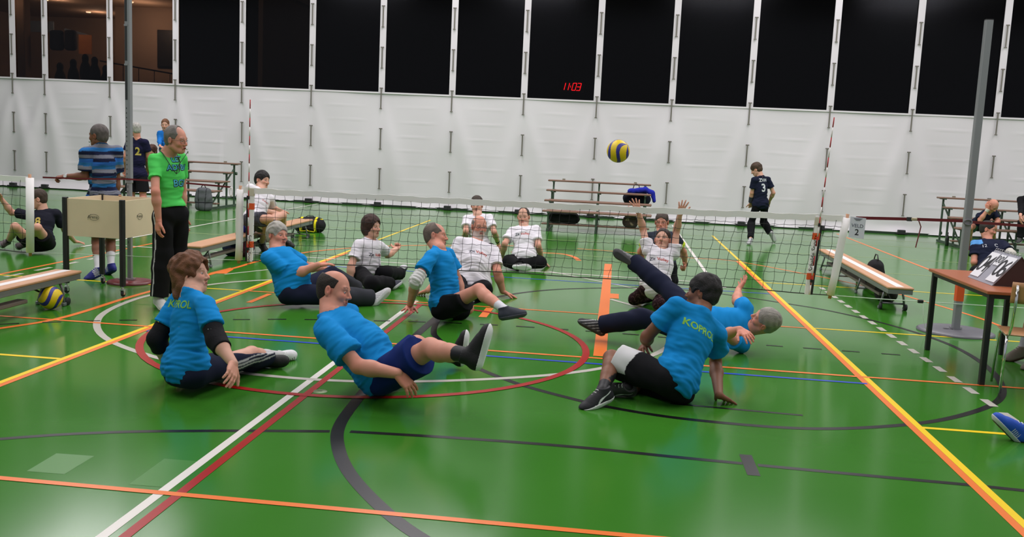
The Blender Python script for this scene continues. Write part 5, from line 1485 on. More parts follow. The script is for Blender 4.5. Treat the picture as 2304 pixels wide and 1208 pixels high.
# 4 -- lying man with legs kicked out
p = person('grey-haired man in blue shirt rolling on his back, one leg kicked high', (1552, 722, ('z', .22)), (1688, 738, '-'), (1722, 722, '-'), 180, 172, 28,
  arms=dict(R=dict(sh=(0, .0, .03), el=(1658, 678, '+'), wr=(1661, 652, '+'), tip=(1676, 628, '+'), palm=(-1, -.6, .2), curl=(.2, .25, .2), spread=12), L=dict(el=(1632, 752, '-'), wr=(1664, 741, '-'), tip=(1694, 762, '-'), palm=(0, .5, -1), curl=(.3, .3, .2))),
  legs=dict(L=dict(kn=(1448, 716, '-'), an=(1352, 731, '+'), toe=(1300, 703, '+'), sole=(-.6, -.1, -.8)), R=dict(kn=(1490, 640, '+'), an=(1424, 585, '+'), toe=(1390, 562, '+'), sole=(-.75, .2, .3))),
  size=1.03, wide=1.08, skin=SK_PINK, hair=SHORT, haircol=(.27, .25, .22), brow=(.25, .2, .16), h=.008, hh=.004, tilt_up=(-.25, -.75, .62), hs=1.04,
  shirt=dict(col=BLUE, sleeve=.45, seed=8, hem=-.04), pants=dict(col=NAVY, len=1.96, loose=.02, cuff=1.5), shoes=dict(col=(.03, .03, .032), sole=(.05, .05, .05), func=lambda c, l: np.where((np.mod(l[:, 1] * 1.0 + l[:, 2] * 1.6, .045) < .012)[:, None], .35, c)))

# 5 -- grey-haired smiling man at left
def g_tr(col, loc, v, J):
    for sd in 'RL':
        kn, an = J['kn' + sd], J['an' + sd]; t = (v - kn) @ nz(an - kn)
        col = np.where(((t > .05) & (np.linalg.norm(v - an, axis=1) < .36))[:, None], np.array((.035, .037, .045)), col)
    return col
p = person('smiling grey-haired man in blue shirt and dark track trousers sitting on the floor', (664, 655, ('z', .15)), (622, 564, ('y', .04)), (624, 531, '+'), -12, -28, 8,
  arms=dict(R=dict(el=(660, 619, '-'), wr=(716, 596, '-'), tip=(751, 592, '+'), palm=(0, 0, -1), curl=(.15, .15, .1), spread=10), L=dict(el=(692, 600, '+'), wr=(722, 604, '+'), tip=(735, 600, '+'))),
  legs=dict(R=dict(kn=(752, 664, ('z', .12)), an=(838, 672, '+'), toe=(868, 645, '+'), sole=(.9, -.2, -.2)), L=dict(kn=(745, 618, '+'), an=(802, 652, '+'), toe=(830, 652, '+'))),
  size=1.04, wide=1.28, belly=.075, skin=SK_PINK, hair=THICKS, haircol=(.36, .34, .30), brow=(.3, .25, .2), h=.0085, hh=.004, hs=1.03,
  shirt=dict(col=BLUE, sleeve=.66, seed=10, hem=-.03), pants=dict(col=NAVY, len=1.97, loose=.024, func=g_tr, cuff=1.6), shoes=dict(col=(.55, .55, .56), sole=(.62, .62, .62), func=lambda c, l: np.where((np.mod(l[:, 1] + l[:, 2], .03) < .006)[:, None], .25, c)))

# 6 -- blue shirt man with quilted white elbow pad
p = person('man in blue shirt with quilted white elbow pad leaning on one hand', (1004, 690, ('z', .15)), (988, 560, '+'), (980, 532, '+'), -12, 2, 4,
  arms=dict(R=dict(el=(936, 632, '-'), wr=(922, 688, ('z', .08)), tip=(908, 720, ('z', .012)), palm=(0, 0, -1), curl=(.0, .08, .05), spread=16, sh=(.01, -.01, -.01)), L=dict(el=(1030, 630, ('y', .05)), wr=(1040, 668, ('y', -.08)))),
  legs=dict(R=dict(kn=(1078, 652, '-'), an=(1136, 697, '-'), toe=(1180, 690, '+'), sole=(.3, -.2, -.9)), L=dict(kn=(1052, 694, ('z', .09)), an=(1016, 692, ('z', .07)), toe=(1004, 690, ('z', .06)))),
  size=1.04, wide=1.12, belly=.02, skin=SK_PINK, hair=dict(thick=.005, bald=((0, .09, .105), (.080, .095, .075)), amp=.001, lump=.0008, open=(.088, .085, .10)), haircol=(.13, .10, .08), skull=((.2, .15, .12), .3), h=.0085, hh=.004,
  shirt=dict(col=BLUE, sleeve=.60, seed=12, flare=.018, hem=-.03), pants=dict(col=(.007, .007, .009), len=.62, name='shorts', loose=.026, flare=.02), shoes=dict(col=(.025, .03, .045), sole=(.06, .06, .08), lacem=BLKM), socks=((.6, .6, .64), .11))
pad(p['body'], p['J']['elR'], p['J']['shR'], p['J']['wrR'], .058, (.60, .60, .58), quilt=.010)

# 7 -- woman in white, left of the net centre
p = person('brown-haired woman in white shirt and black trousers sitting beyond the net', (822, 612, ('z', .14)), (832, 543, ('y', .02)), (836, 511, '+'), -26, -25, 3,
  arms=dict(R=dict(el=(790, 598, '-'), wr=(788, 632, ('z', .08)), tip=(786, 648, ('z', .015)), palm=(0, 0, -1), curl=(.05, .1, .05)), L=dict(el=(872, 573, '+'), wr=(892, 561, '+'), tip=(898, 548, '+'), palm=(0, -1, 0), curl=(1.3, 1.3, 1.0))),
  legs=dict(R=dict(kn=(836, 638, ('z', .11)), an=(880, 637, ('z', .07)), toe=(900, 624, ('z', .1))), L=dict(kn=(868, 614, ('z', .15)), an=(902, 616, ('z', .08)), toe=(918, 606, ('z', .1)))),
  size=.97, wide=1.22, belly=.03, skin=SK_FAIR, hair=BOB, haircol=srgb(58, 38, 32), h=.0085, hh=.0042,
  shirt=dict(col=WHITE, sleeve=.66, seed=14, hem=-.05), pants=dict(col=BLACK, len=1.95, loose=.018), shoes=dict(col=(.02, .022, .04), sole=(.5, .5, .52)))
zitvolley(p)

# 8 -- bearded man in white with glasses
p = person('bearded bald man with glasses in white shirt leaning on his hands', (1060, 640, ('z', .15)), (1073, 545, '+'), (1078, 511, '+'), -72, -62, 2,
  arms=dict(R=dict(el=(1016, 600, '-'), wr=(962, 654, ('z', .07)), tip=(946, 660, ('z', .02)), palm=(0, 0, -1)), L=dict(el=(1119, 612, '-'), wr=(1131, 655, ('z', .07)), tip=(1158, 667, ('z', .012)), palm=(0, 0, -1), curl=(.05, .08, .05), spread=12)),
  legs=dict(R=dict(kn=(1022, 660, ('z', .12)), an=(1062, 661, ('z', .08)), toe=(1078, 661, ('z', .08))), L=dict(kn=(1088, 650, ('z', .13)), an=(1052, 664, ('z', .07)), toe=(1038, 664, ('z', .07)))),
  size=1.08, wide=1.25, belly=.05, skin=SK_PINK, hair=dict(thick=.005, front=.012, bald=((0, .04, .125), (.088, .15, .090)), amp=.001, lump=.0008, open=(.09, .085, .10)), haircol=(.25, .22, .2), beard=((.50, .46, .43), .95), glasses=True, h=.0085, hh=.0042,
  shirt=dict(col=WHITE, sleeve=.72, seed=16, hem=-.04), pants=dict(col=BLACK, len=1.9, loose=.02), shoes=dict(col=(.1, .1, .1)))
zitvolley(p, dx=.0, up=.60, s=.054)

# 9 -- man in white behind him, half hidden by the net band
p = person('man in white shirt sitting behind the bearded man, net tape across his head', (1078, 560, ('z', .15)), (1075, 484, '+'), (1073, 462, '+'), -88, -90, 0,
  arms=dict(R=dict(el=(1048, 520, '-'), wr=(1044, 552, ('z', .12))), L=dict(el=(1112, 522, '-'), wr=(1121, 548, ('z', .1)), tip=(1128, 560, ('z', .02)), palm=(0, 0, -1))),
  legs=dict(R=dict(kn=(1050, 564, ('z', .12)), an=(1076, 574, ('z', .07)), toe=(1088, 576, ('z', .07))), L=dict(kn=(1104, 560, ('z', .2)), an=(1086, 574, ('z', .07)), toe=(1072, 578, ('z', .07)))),
  size=1.0, skin=SK_FAIR, hair=THICKS, haircol=(.04, .028, .02), h=.010, hh=.005, shirt=dict(col=WHITE, sleeve=.68, seed=18), pants=dict(col=BLACK), shoes=dict(col=(.1, .1, .1), laces=False))
cuff(p['body'], p['J']['wrL'], p['J']['elL'], .25, .12, .036, BLACK)

# 10 -- cross-legged man in white
p = person('man in white shirt sitting cross-legged beyond the net in black trousers', (1180, 582, ('z', .15)), (1179, 511, '+'), (1178, 488, '+'), -88, -94, 0,
  arms=dict(R=dict(el=(1136, 548, '-'), wr=(1129, 579, ('z', .12)), tip=(1127, 590, ('z', .05)), palm=(.6, 0, -.5)), L=dict(el=(1211, 552, '-'), wr=(1220, 586, ('z', .09)), tip=(1233, 598, ('z', .012)), palm=(0, 0, -1), curl=(.05, .05, .05))),
  legs=dict(R=dict(kn=(1144, 588, ('z', .11)), an=(1166, 597, ('z', .08)), toe=(1180, 598, ('z', .08))), L=dict(kn=(1216, 590, ('z', .11)), an=(1172, 594, ('z', .09)), toe=(1146, 586, ('z', .11)), shoe=dict(col=(.01, .01, .012)))),
  size=1.0, wide=1.02, skin=SK_FAIR, hair=RECEDE, haircol=(.05, .035, .028), beard=((.25, .15, .11), .35), h=.010, hh=.0045, shirt=dict(col=WHITE, sleeve=.70, seed=20, hem=-.02), pants=dict(col=BLACK, loose=.02), shoes=dict(col=(.02, .02, .02), laces=False), socks=((.6, .6, .6), .09))
zitvolley(p, up=.66)

# 11 -- woman with raised arms
def legg(col, loc, v, J):
    n = waves(v, 80, 31); return np.where((n > .25)[:, None], np.array(srgb(74, 52, 54)), np.array(srgb(38, 20, 26)))
p = person('woman in white shirt and patterned leggings kneeling with both arms raised', (1476, 650, ('z', .23)), (1487, 566, '+'), (1491, 540, '+'), -90, -104, 22,
  arms=dict(R=dict(sh=(-.01, .045, 0), el=(1447, 516, '+'), wr=(1437, 478, '-'), tip=(1427, 448, '-'), palm=(-.1, .9, 0), curl=(.05, .1, .1), spread=15), L=dict(sh=(-.01, .045, 0), el=(1522, 519, '+'), wr=(1530, 482, '-'), tip=(1539, 452, '-'), palm=(0, .9, .0), curl=(.05, .1, .1), spread=13)),
  legs=dict(R=dict(kn=(1428, 672, ('z', .09)), an=(1462, 668, ('z', .07)), toe=(1474, 664, ('z', .06))), L=dict(kn=(1482, 684, ('z', .09)), an=(1486, 668, ('z', .07)), toe=(1490, 664, ('z', .06)))),
  size=.92, wide=1.0, skin=SK_FAIR, hair=TIED, haircol=(.03, .018, .013), h=.008, hh=.004, shirt=dict(col=WHITE, sleeve=.42, seed=22, hem=-.10, loose=.02), pants=dict(col=(.02, .01, .01), len=1.95, func=legg, loose=.010, name='leggings'), shoes=dict(col=(.02, .02, .02), laces=False))
zitvolley(p, up=.66)

# 12 -- man behind her in dark vest with yellow trim
def trim(col, loc, v, J):
    for sd in 'RL':
        sh, el = J['sh' + sd], J['el' + sd]; d = nz(el - sh); t = (v - sh) @ d; rr = np.linalg.norm((v - sh) - t[:, None] * d, axis=1)
        col[(t > .12) & (rr < .11)] = srgb(196, 214, 60)
    return col
p = person('man in dark shirt with yellow sleeve ends kneeling behind the woman with raised arms', (1490, 600, ('z', .25)), (1489, 524, '+'), (1489, 500, '+'), -90, -100, -2,
  arms=dict(R=dict(el=(1441, 566, '+'), wr=(1446, 596, '+'), tip=(1448, 606, '+')), L=dict(el=(1538, 566, '+'), wr=(1542, 596, '+'), tip=(1538, 611, '-'), palm=(-1, 0, 0), curl=(1.2, 1.2, .9))),
  legs=dict(R=dict(kn=(1460, 632, ('z', .08)), an=(1478, 622, ('z', .07)), toe=(1482, 618, ('z', .06))), L=dict(kn=(1512, 632, ('z', .08)), an=(1506, 622, ('z', .07)), toe=(1508, 618, ('z', .06)))),
  size=1.0, wide=1.0, skin=SK_PINK, hair=SHORT, haircol=(.07, .05, .04), glasses=True, h=.010, hh=.0045, shirt=dict(col=srgb(46, 50, 62), sleeve=.62, seed=24, func=trim), pants=dict(col=BLACK), shoes=dict(col=(.03, .03, .03), laces=False))
cuff(p['body'], p['J']['wrL'], p['J']['elL'], .08, .05, .032, BLACK)

# 13 -- young man on the left bench
p = person('young man in white shirt and shorts sitting on the bench behind the net', (572, 500, ('z', .47)), (587, 428, '+'), (590, 406, '+'), -38, -22, 0,
  arms=dict(R=dict(el=(586, 474, '-'), wr=(620, 478, '+'), tip=(634, 478, '+'), palm=(0, 0, -1), curl=(.5, .6, .5)), L=dict(el=(612, 468, '+'), wr=(632, 474, '+'), tip=(640, 478, '+'), palm=(0, 0, -1), curl=(.5, .6, .5))),
  legs=dict(R=dict(kn=(606, 492, '-'), an=(588, 548, ('z', .1)), toe=(600, 560, ('z', .05))), L=dict(kn=(636, 484, '+'), an=(638, 540, ('z', .1)), toe=(658, 550, ('z', .05)))),
  size=1.02, skin=SK_FAIR, hair=THICKS, haircol=(.012, .010, .010), h=.010, hh=.0045, shirt=dict(col=WHITE, sleeve=.62, seed=26, hem=-.05), pants=dict(col=srgb(66, 66, 74), len=.72, name='shorts'), shoes=dict(col=(.02, .018, .018), sole=(.03, .03, .03), high=.03, laces=False), socks=((.03, .02, .02), .12))
chest_print(p, 'Volley', .6, .05, RDP, .03)

# 14 -- referee in green
GRN = srgb(84, 206, 96); yR = G(362, 690)[1]
def piping(col, loc, v, J):
    s_ = v @ J['R']; hp = J['hp']; a = J['knR']; b = J['anR']
    zz = v[:, 2]; cx_ = np.interp(zz, [b[2], a[2], hp[2]], [(J['anR'] @ J['F']), (a @ J['F']), (hp @ J['F'])])
    side = (v @ J['R']) - np.interp(zz, [b[2], a[2], hp[2]], [(b @ J['R']), (a @ J['R']), (J['hjR'] @ J['R'])])
    col[(np.abs(v @ J['F'] - cx_ - .005) < .006) & (side > .02)] = .55; return col
p = person('thin man in lime green shirt and black trousers standing with a whistle in his mouth', (384, 480, ('Y', yR)), (377, 345, ('y', .0)), (396, 315, ('y', -.03)), -28, -8, -6,
  arms=dict(R=dict(el=(350, 432, ('y', -.16)), wr=(357, 494, ('y', .02)), tip=(353, 534, ('y', .0)), palm=(.6, .8, 0), curl=(.35, .4, .3), spread=4, sh=(-.005, -.01, 0)), L=dict(el=(410, 428, ('y', .1)), wr=(412, 482, ('y', -.05)), tip=(414, 510, ('y', 0)))),
  legs=dict(R=dict(kn=(368, 570, ('y', .0)), an=(358, 670, ('z', .105)), toe=(388, 694, ('z', .045)), sole=(0, 0, -1)), L=dict(kn=(400, 566, ('y', .05)), an=(392, 655, ('z', .105)), toe=(412, 664, ('z', .045)), sole=(0, 0, -1))),
  size=1.0, wide=.90, shw=.90, skin=SK_PINK, hair=RECEDE, haircol=(.16, .145, .13), skull=((.2, .17, .15), .35), glasses=True, h=.008, hh=.0038,
  shirt=dict(col=GRN, sleeve=.58, seed=28, hem=.10, loose=.010, flare=.008, skirt=.0), pants=dict(col=(.008, .008, .009), len=1.97, loose=.030, cuff=1.1, func=piping, top=.2), shoes=dict(col=(.62, .61, .58), sole=(.60, .58, .52)))
for t_, u_, s_ in (('LET', .90, .075), ('ADVEN', .76, .072), ('BGI', .50, .090)): chest_print(p, t_, u_, s_, DKP, .035, name='shirt_print', bold=.006, off=.002); chest_print(p, t_, u_ + .004, s_, CYP, .033, name='shirt_print', off=.004)
J = p['J']; mb = MB()
hf = lambda x, y, z: J['hc'] + (np.cross(J['HF'], J['hu']) * x + J['HF'] * y + J['hu'] * z) * J['hs']
nkp = lambda r, f, u: J['nk'] + J['R'] * r + J['F'] * f + J['U'] * u
mb.tube([nkp(-.07, -.03, .03), nkp(-.075, .03, .01), nkp(-.06, .10, -.08), nkp(-.02, .135, -.17), nkp(.02, .145, -.19), nkp(.05, .14, -.15), nkp(.075, .09, -.06), nkp(.08, .03, .01), nkp(.07, -.03, .03), nkp(0, -.065, .04)], .0035, 6, closed=True)
mb.tube([nkp(.02, .145, -.19), nkp(.02, .17, -.12), hf(0, .125, -.09)], .0030, 5); mb.build('lanyard', CORDM, p['body'], world=True)
mb = MB(); mb.tube([hf(0, .095, -.060), hf(0, .125, -.064)], .006, 8); mb.tube([hf(0, .125, -.064), hf(0, .13, -.10)], .004, 6); mb.build('whistle', STEELM, p['body'], world=True)

# 15 -- referee in a striped polo
yP = G(235, 618)[1]
def polo(col, loc, v, J):
    pal = [srgb(44, 96, 168), srgb(24, 30, 56), srgb(112, 114, 126), srgb(28, 34, 62), srgb(46, 108, 170), srgb(112, 114, 126), srgb(22, 60, 90), srgb(24, 30, 56), srgb(120, 122, 132), srgb(40, 100, 150)]
    t = loc[:, 2] + 2.0
    for sd in 'RL':
        sh, el = J['sh' + sd], J['el' + sd]; d = nz(el - sh); tt = (v - sh) @ d; rr = np.linalg.norm((v - sh) - tt[:, None] * d, axis=1)
        arm = (tt > .05) & (rr < .10); t = np.where(arm, 2.50 - tt, t)
    i = np.floor(t / .040).astype(int) % len(pal)
    return np.array(pal)[i]
p = person('man in blue and grey striped polo shirt, back turned, holding the net strap', (234, 452, ('Y', yP)), (228, 330, ('y', 0)), (222, 306, ('y', 0)), 135, 172, -2,
  arms=dict(L=dict(el=(192, 397, ('y', .02)), wr=(147, 397, ('y', -.05)), tip=(120, 400, ('y', -.02)), palm=(0, .3, -1), curl=(.9, 1.0, .8), sh=(.005, -.015, 0)), R=dict(el=(262, 400, ('y', .05)), wr=(262, 452, ('y', .0)))),
  legs=dict(L=dict(kn=(218, 545, ('y', 0)), an=(221, 605, ('z', .11)), toe=(189, 619, ('z', .05)), sole=(0, 0, -1)), R=dict(kn=(248, 545, ('y', .08)), an=(250, 598, ('z', .11)), toe=(232, 606, ('z', .05)), sole=(0, 0, -1))),
  size=.97, wide=1.08, belly=.03, skin=SK_BROWN, hair=dict(thick=.006, amp=.0012, lump=.001, open=(.086, .08, .098)), haircol=(.10, .085, .08), h=.0085, hh=.0042,
  shirt=dict(col=NAVY, sleeve=.74, seed=30, hem=-.03, func=polo, loose=.014, flare=.014), pants=dict(col=srgb(120, 116, 108), len=.85, name='shorts', flare=.02), shoes=dict(col=srgb(34, 40, 120), sole=srgb(30, 36, 100), func=lambda c, l: np.where(((np.mod(l[:, 1] - l[:, 2] * .9, .022) < .011) & (l[:, 1] > .015) & (l[:, 1] < .08) & (np.abs(l[:, 0]) > .018))[:, None], .6, c)), socks=((.62, .62, .64), .16))
J = p['J']; cuff(p['body'], J['wrL'], J['elL'], .06, .02, .032, (.5, .5, .52), name='watch_strap')
mb = MB(); w_ = J['wrL'] + nz(J['elL'] - J['wrL']) * .015; mb.tube([w_ + V3(0, -.030, .006), w_ + V3(0, -.038, .008)], .019, 14); mb.build('watch_face', mat('watch_white', (.7, .7, .7), .3), p['body'], world=True)
hf = lambda x, y, z: J['hc'] + (np.cross(J['HF'], J['hu']) * x + J['HF'] * y + J['hu'] * z) * J['hs']
mb = MB(); mb.tube([hf(0, .095, -.06), hf(0, .125, -.064)], .006, 8); mb.tube([hf(0, .12, -.066), hf(0, .13, -.15)], .0025, 5); mb.build('whistle', STEELM, p['body'], world=True)

# 16 -- walking man in navy, number 3
def n3(col, loc, v, J): return col
yW = G(1700, 546)[1]
p = person('man in a navy shirt with number 3 walking along the white curtain at right', (1711, 462, ('Y', yW)), (1712, 399, ('y', 0)), (1702, 382, ('y', .05)), 118, 160, -28,
  arms=dict(L=dict(el=(1692, 434, ('y', .05)), wr=(1689, 456, ('y', .1)), tip=(1689, 468, ('y', .05)), palm=(0, 1, -.3), curl=(.6, .6, .5)), R=dict(el=(1740, 434, ('y', 0)), wr=(1731, 453, ('y', .15)))),
  legs=dict(L=dict(kn=(1690, 502, ('y', .05)), an=(1689, 538, ('z', .1)), toe=(1678, 547, ('z', .05)), sole=(0, 0, -1)), R=dict(kn=(1718, 500, ('y', .1)), an=(1734, 526, ('y', -.05)), toe=(1740, 546, ('y', .05)))),
  size=.93, wide=1.05, skin=SK_FAIR, hair=THICKS, haircol=(.06, .035, .02), h=.011, hh=.006, shirt=dict(col=NAVY, sleeve=.62, seed=32, hem=-.05), pants=dict(col=(.006, .006, .008), len=1.95, loose=.010), shoes=dict(col=(.42, .42, .43), sole=(.5, .5, .5), laces=False))
back_print(p, '3', .62, .21, WPR, dx=-.0, bold=.006); back_print(p, 'ZVH', .90, .085, WPR, bold=.003)
cuff(p['body'], p['J']['wrL'], p['J']['elL'], .35, .13, .046, (.05, .05, .07))

# 17 -- boy number 8
p = person('boy in black shirt with number 8 sitting on the floor behind the left net', (92, 548, ('z', .125)), (98, 475, '+'), (86, 448, '+'), -75, 205, -12,
  arms=dict(R=dict(el=(26, 478, '+'), wr=(2, 446, '-')), L=dict(el=(146, 518, '+'), wr=(168, 543, ('z', .07)), tip=(192, 548, ('z', .012)), palm=(0, 0, -1), curl=(0, .05, .05))),
  legs=dict(L=dict(kn=(84, 512, '-'), an=(57, 548, ('z', .1)), toe=(34, 556, ('z', .1)), sole=(-.3, -.8, -.3)), R=dict(kn=(34, 510, '-'), an=(18, 544, ('z', .1)), toe=(6, 556, ('z', .08)), sole=(-.3, -.8, -.3))),
  size=.98, wide=.98, skin=SK_FAIR, hair=SHORT, haircol=(.05, .032, .022), h=.009, hh=.0045, shirt=dict(col=(.012, .013, .022), sleeve=.70, seed=34), pants=dict(col=BLACK, len=.55, name='shorts'), shoes=dict(col=(.10, .08, .08), sole=(.3, .3, .32), laces=False), socks=(BLACK, .16))
chest_print(p, '8', .55, .15, YPR, dx=-.02, bold=.004)

# 18..20 -- group in front of the left bleacher
p = person('man in navy shirt with number 2 standing behind the left net pole', (308, 396, ('Y', 17.0)), (309, 312, ('y', 0)), (306, 292, ('y', 0)), 75, 140, -5,
  arms=dict(L=dict(el=(283, 352, ('y', -.05)), wr=(279, 380, ('y', .1)), tip=(279, 394, ('y', 0)), curl=(.5, .5, .4), palm=(1, 0, 0)), R=dict(el=(334, 352, ('y', .1)), wr=(332, 378, ('y', .2)))),
  legs=dict(L=dict(kn=(296, 444, ('y', 0)), an=(296, 486, ('z', .1)), toe=(290, 492, ('z', .05)), sole=(0, 0, -1)), R=dict(kn=(322, 444, ('y', 0)), an=(323, 486, ('z', .1)), toe=(320, 488, ('z', .05)), sole=(0, 0, -1))),
  size=1.03, wide=1.2, skin=SK_PINK, hair=SHORT, haircol=(.4, .38, .35), h=.011, hh=.006, shirt=dict(col=(.012, .012, .04), sleeve=.62, seed=36, hem=-.10), pants=dict(col=BLACK, len=.72, name='shorts', flare=.03), shoes=dict(col=(.3, .3, .3), laces=False))
back_print(p, '2', .66, .20, YPR, dx=.09, bold=.006)
p = person('long-haired woman in dark jacket sitting on the left bleacher', (346, 377, ('Y', 20.2)), (344, 351, ('y', 0)), (342, 340, ('y', -.05)), -80, -100, -5,
  arms=dict(R=dict(el=(334, 372, ('y', -.1)), wr=(340, 378, ('y', -.2))), L=dict(el=(356, 372, ('y', -.1)), wr=(350, 378, ('y', -.2)))),
  legs=dict(R=dict(kn=(338, 381, ('y', -.38)), an=(338, 398, ('y', .05)), toe=(337, 402, ('y', -.15)), sole=(0, 0, -1)), L=dict(kn=(352, 381, ('y', -.38)), an=(352, 398, ('y', .05)), toe=(352, 402, ('y', -.15)), sole=(0, 0, -1))),
  size=.95, wide=.95, skin=SK_FAIR, hair=dict(thick=.018, low=-.20, ears=False, open=(.070, .08, .13), open_z=-.05, extra=[((.06, -.03, -.11), (.035, .05, .10)), ((-.06, -.03, -.11), (.035, .05, .10)), ((0, -.06, -.10), (.07, .05, .10))], amp=.004, lump=.005), haircol=srgb(84, 56, 44), h=.011, hh=.006, shirt=dict(col=(.02, .018, .022), sleeve=1.9, name='jacket', seed=38), pants=dict(col=srgb(30, 40, 66)), shoes=dict(col=(.05, .05, .05), laces=False))
p = person('girl in blue sweater standing on the left bleacher', (374, 335, ('Y', 19.92)), (373, 296, ('y', 0)), (372, 281, ('y', -.03)), -70, -75, -8,
  arms=dict(R=dict(el=(359, 314, ('y', -.05)), wr=(360, 329, ('y', -.22)), tip=(366, 331, ('y', -.05))), L=dict(el=(388, 316, ('y', -.05)), wr=(378, 330, ('y', -.2)), tip=(370, 331, ('y', -.05)))),
  legs=dict(R=dict(kn=(370, 366, ('y', -.05)), an=(370, 394, ('y', 0)), toe=(369, 398, ('y', -.18)), sole=(0, 0, -1)), L=dict(kn=(380, 366, ('y', -.05)), an=(380, 394, ('y', 0)), toe=(381, 398, ('y', -.18)), sole=(0, 0, -1))),
  size=.84, wide=.92, skin=SK_FAIR, hair=TIED, haircol=srgb(110, 74, 50), h=.011, hh=.006, shirt=dict(col=srgb(30, 110, 190), sleeve=1.85, name='sweater', seed=40, hem=-.05), pants=dict(col=(.03, .04, .07)), shoes=dict(col=(.05, .05, .05), laces=False))

# 21..24 -- right edge
p = person('bald man in dark clothes with his head in his hand, on the right bleacher', (2200, 506, ('Y', 19.8)), (2222, 477, ('y', -.30)), (2234, 463, ('y', -.12)), -65, -60, -45,
  arms=dict(R=dict(el=(2205, 496, ('y', -.15)), wr=(2222, 472, ('y', -.05)), tip=(2222, 458, ('y', 0.0)), palm=(1, .3, .1), curl=(.3, .3, .3)), L=dict(el=(2246, 498, ('y', -.1)), wr=(2236, 508, ('y', -.1)))),
  legs=dict(R=dict(kn=(2182, 512, ('y', -.36)), an=(2180, 552, ('z', .1)), toe=(2172, 560, ('z', .05))), L=dict(kn=(2236, 512, ('y', -.4)), an=(2234, 552, ('z', .1)), toe=(2236, 562, ('z', .05)))),
  size=1.0, wide=1.1, skin=SK_PINK, hair=None, h=.010, hh=.005, shirt=dict(col=NAVY, sleeve=.70, seed=42), pants=dict(col=srgb(24, 60, 36), len=.8, name='shorts', flare=.03), shoes=dict(col=(.2, .03, .03), sole=(.5, .5, .45), laces=False))
cuff(p['body'], p['J']['wrR'], p['J']['elR'], .05, .06, .036, (.6, .58, .5))
def lb(col, loc, v, J):
    s_ = loc[:, 2] / J['T']; col[(s_ > .80) & (s_ < .97) & (np.abs(loc[:, 0]) > .11) & (loc[:, 0] > 0) & (loc[:, 1] > -.02)] = srgb(90, 150, 210); return col
p = person('dark-haired man in navy shirt with white elbow pad sitting behind the scoreboard', (2232, 612, ('z', .15)), (2224, 542, '+'), (2222, 517, '+'), -95, -28, -6,
  arms=dict(R=dict(el=(2192, 590, '-'), wr=(2200, 616, '+')), L=dict(el=(2277, 572, '-'), wr=(2284, 600, '+'), tip=(2284, 612, '+'))),
  legs=dict(R=dict(kn=(2196, 612, ('z', .2)), an=(2230, 632, ('z', .08)), toe=(2244, 634, ('z', .07))), L=dict(kn=(2280, 616, ('z', .2)), an=(2250, 634, ('z', .08)), toe=(2236, 636, ('z', .07)))),
  size=1.08, wide=1.15, skin=SK_PINK, hair=SHORT, haircol=(.03, .024, .02), h=.009, hh=.0045, shirt=dict(col=NAVY, sleeve=.62, seed=44, func=lb), pants=dict(col=BLACK), shoes=dict(col=(.05, .05, .05), laces=False))
chest_print(p, '12', .70, .07, WPR, dx=-.10); chest_print(p, 'C', .72, .08, WPR, dx=.06)
pad(p['body'], p['J']['elL'], p['J']['shL'], p['J']['wrL'], .060, (.52, .50, .44))
p = person('person in black clothes on the right bleacher, cut off by the frame edge', (2322, 486, ('Y', 20.3)), (2316, 440, ('y', -.1)), (2318, 418, ('y', -.1)), -100, -90, -20,
  arms=dict(R=dict(el=(2298, 466, ('y', -.2)), wr=(2296, 486, ('y', -.3)), tip=(2296, 498, ('y', -.0))), L=dict(el=(2340, 470, ('y', 0)), wr=(2340, 490, ('y', -.2)))),
  legs=dict(R=dict(kn=(2300, 492, ('y', -.4)), an=(2296, 534, ('y', 0)), toe=(2290, 540, ('y', -.15))), L=dict(kn=(2330, 494, ('y', -.4)), an=(2330, 534, ('y', 0)), toe=(2330, 540, ('y', -.15)))),
  size=1.0, wide=1.05, skin=SK_FAIR, hair=SHORT, haircol=(.03, .02, .02), h=.012, hh=.007, shirt=dict(col=(.01, .01, .012), sleeve=1.8, name='jacket', seed=46), pants=dict(col=BLACK), shoes=dict(col=(.05, .05, .05), laces=False))
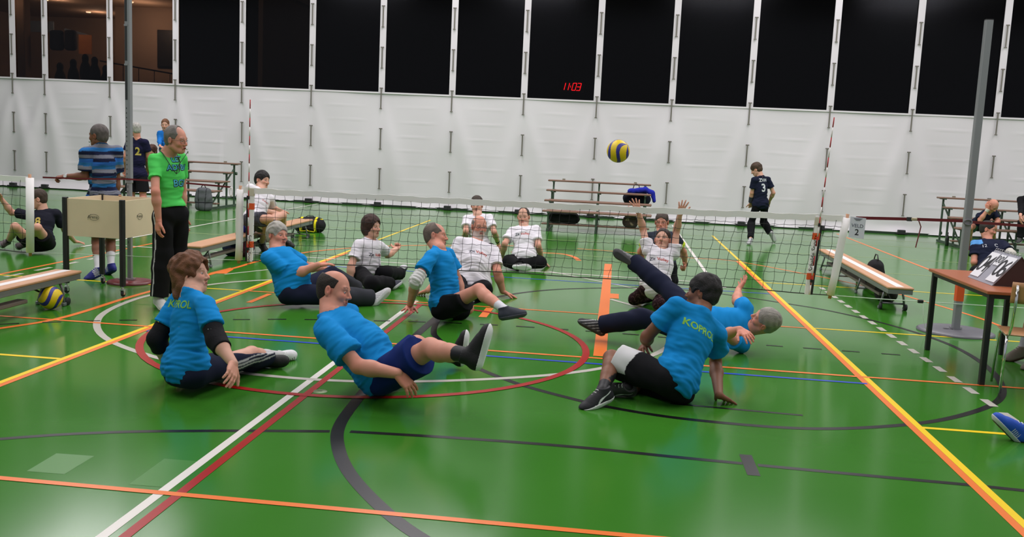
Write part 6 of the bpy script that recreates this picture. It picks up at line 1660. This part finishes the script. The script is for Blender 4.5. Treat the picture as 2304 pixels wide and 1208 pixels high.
p = person('bare-legged person sitting behind the table, only calf and shoe in view', np.array((4.05, 8.50, .56)), np.array((4.12, 8.52, 1.05)), np.array((4.08, 8.52, 1.22)), 180, 180, -10,
  arms=dict(R=dict(el=np.array((4.0, 8.78, .78)), wr=np.array((3.78, 8.72, .80))), L=dict(el=np.array((4.0, 8.26, .78)), wr=np.array((3.78, 8.32, .80)))),
  legs=dict(R=dict(kn=np.array((3.74, 8.72, .54)), an=np.array((3.64, 8.62, .12)), toe=np.array((3.46, 8.62, .05)), sole=(0, 0, -1)), L=dict(kn=np.array((3.70, 8.36, .54)), an=np.array((3.66, 8.30, .12)), toe=np.array((3.47, 8.26, .05)), sole=(0, 0, -1))),
  size=1.0, wide=1.0, skin=SK_PINK, hair=SHORT, haircol=(.05, .04, .03), h=.009, hh=.006, shirt=dict(col=srgb(150, 60, 60), sleeve=.6, seed=48), pants=dict(col=BLACK, len=.8, name='shorts'), shoes=dict(col=srgb(120, 110, 100), sole=srgb(70, 50, 40)), socks=((.45, .45, .5), .12))
q_ = G(2290, 992)
p = person('person at the lower right frame edge, only a blue running shoe in view', np.array((q_[0] + 1.02, q_[1] + .1, .15)), np.array((q_[0] + 1.25, q_[1] + .1, .60)), np.array((q_[0] + 1.28, q_[1] + .1, .78)), 180, 178, 5,
  arms=dict(R=dict(el=np.array((q_[0] + 1.45, q_[1] + .40, .40)), wr=np.array((q_[0] + 1.55, q_[1] + .42, .10))), L=dict(el=np.array((q_[0] + 1.45, q_[1] - .15, .40)), wr=np.array((q_[0] + 1.55, q_[1] - .2, .10)))),
  legs=dict(L=dict(kn=np.array((q_[0] + .55, q_[1] + .02, .22)), an=at(2302, 968, q_[1]), toe=at(2248, 912, q_[1] - .02), sole=(-.78, 0, -.62)), R=dict(kn=np.array((q_[0] + .6, q_[1] + .3, .2)), an=np.array((q_[0] + .30, q_[1] + .36, .10)), toe=np.array((q_[0] + .26, q_[1] + .38, .28)))),
  size=1.05, wide=1.05, skin=SK_FAIR, hair=SHORT, haircol=(.05, .04, .03), h=.009, hh=.0036, shirt=dict(col=BLUE, sleeve=.6, seed=50), pants=dict(col=BLACK, len=1.9), shoes=dict(col=srgb(30, 78, 180), sole=(.55, .57, .60), tread=(.02, .02, .03), func=lambda c, l: np.where(((np.mod(l[:, 1], .012) < .004) & (np.abs(l[:, 0]) > .02) & (l[:, 1] > .01) & (l[:, 1] < .07) & (l[:, 2] < 0))[:, None], .55, c)))
for r in REPORT: print("REPORT", r)
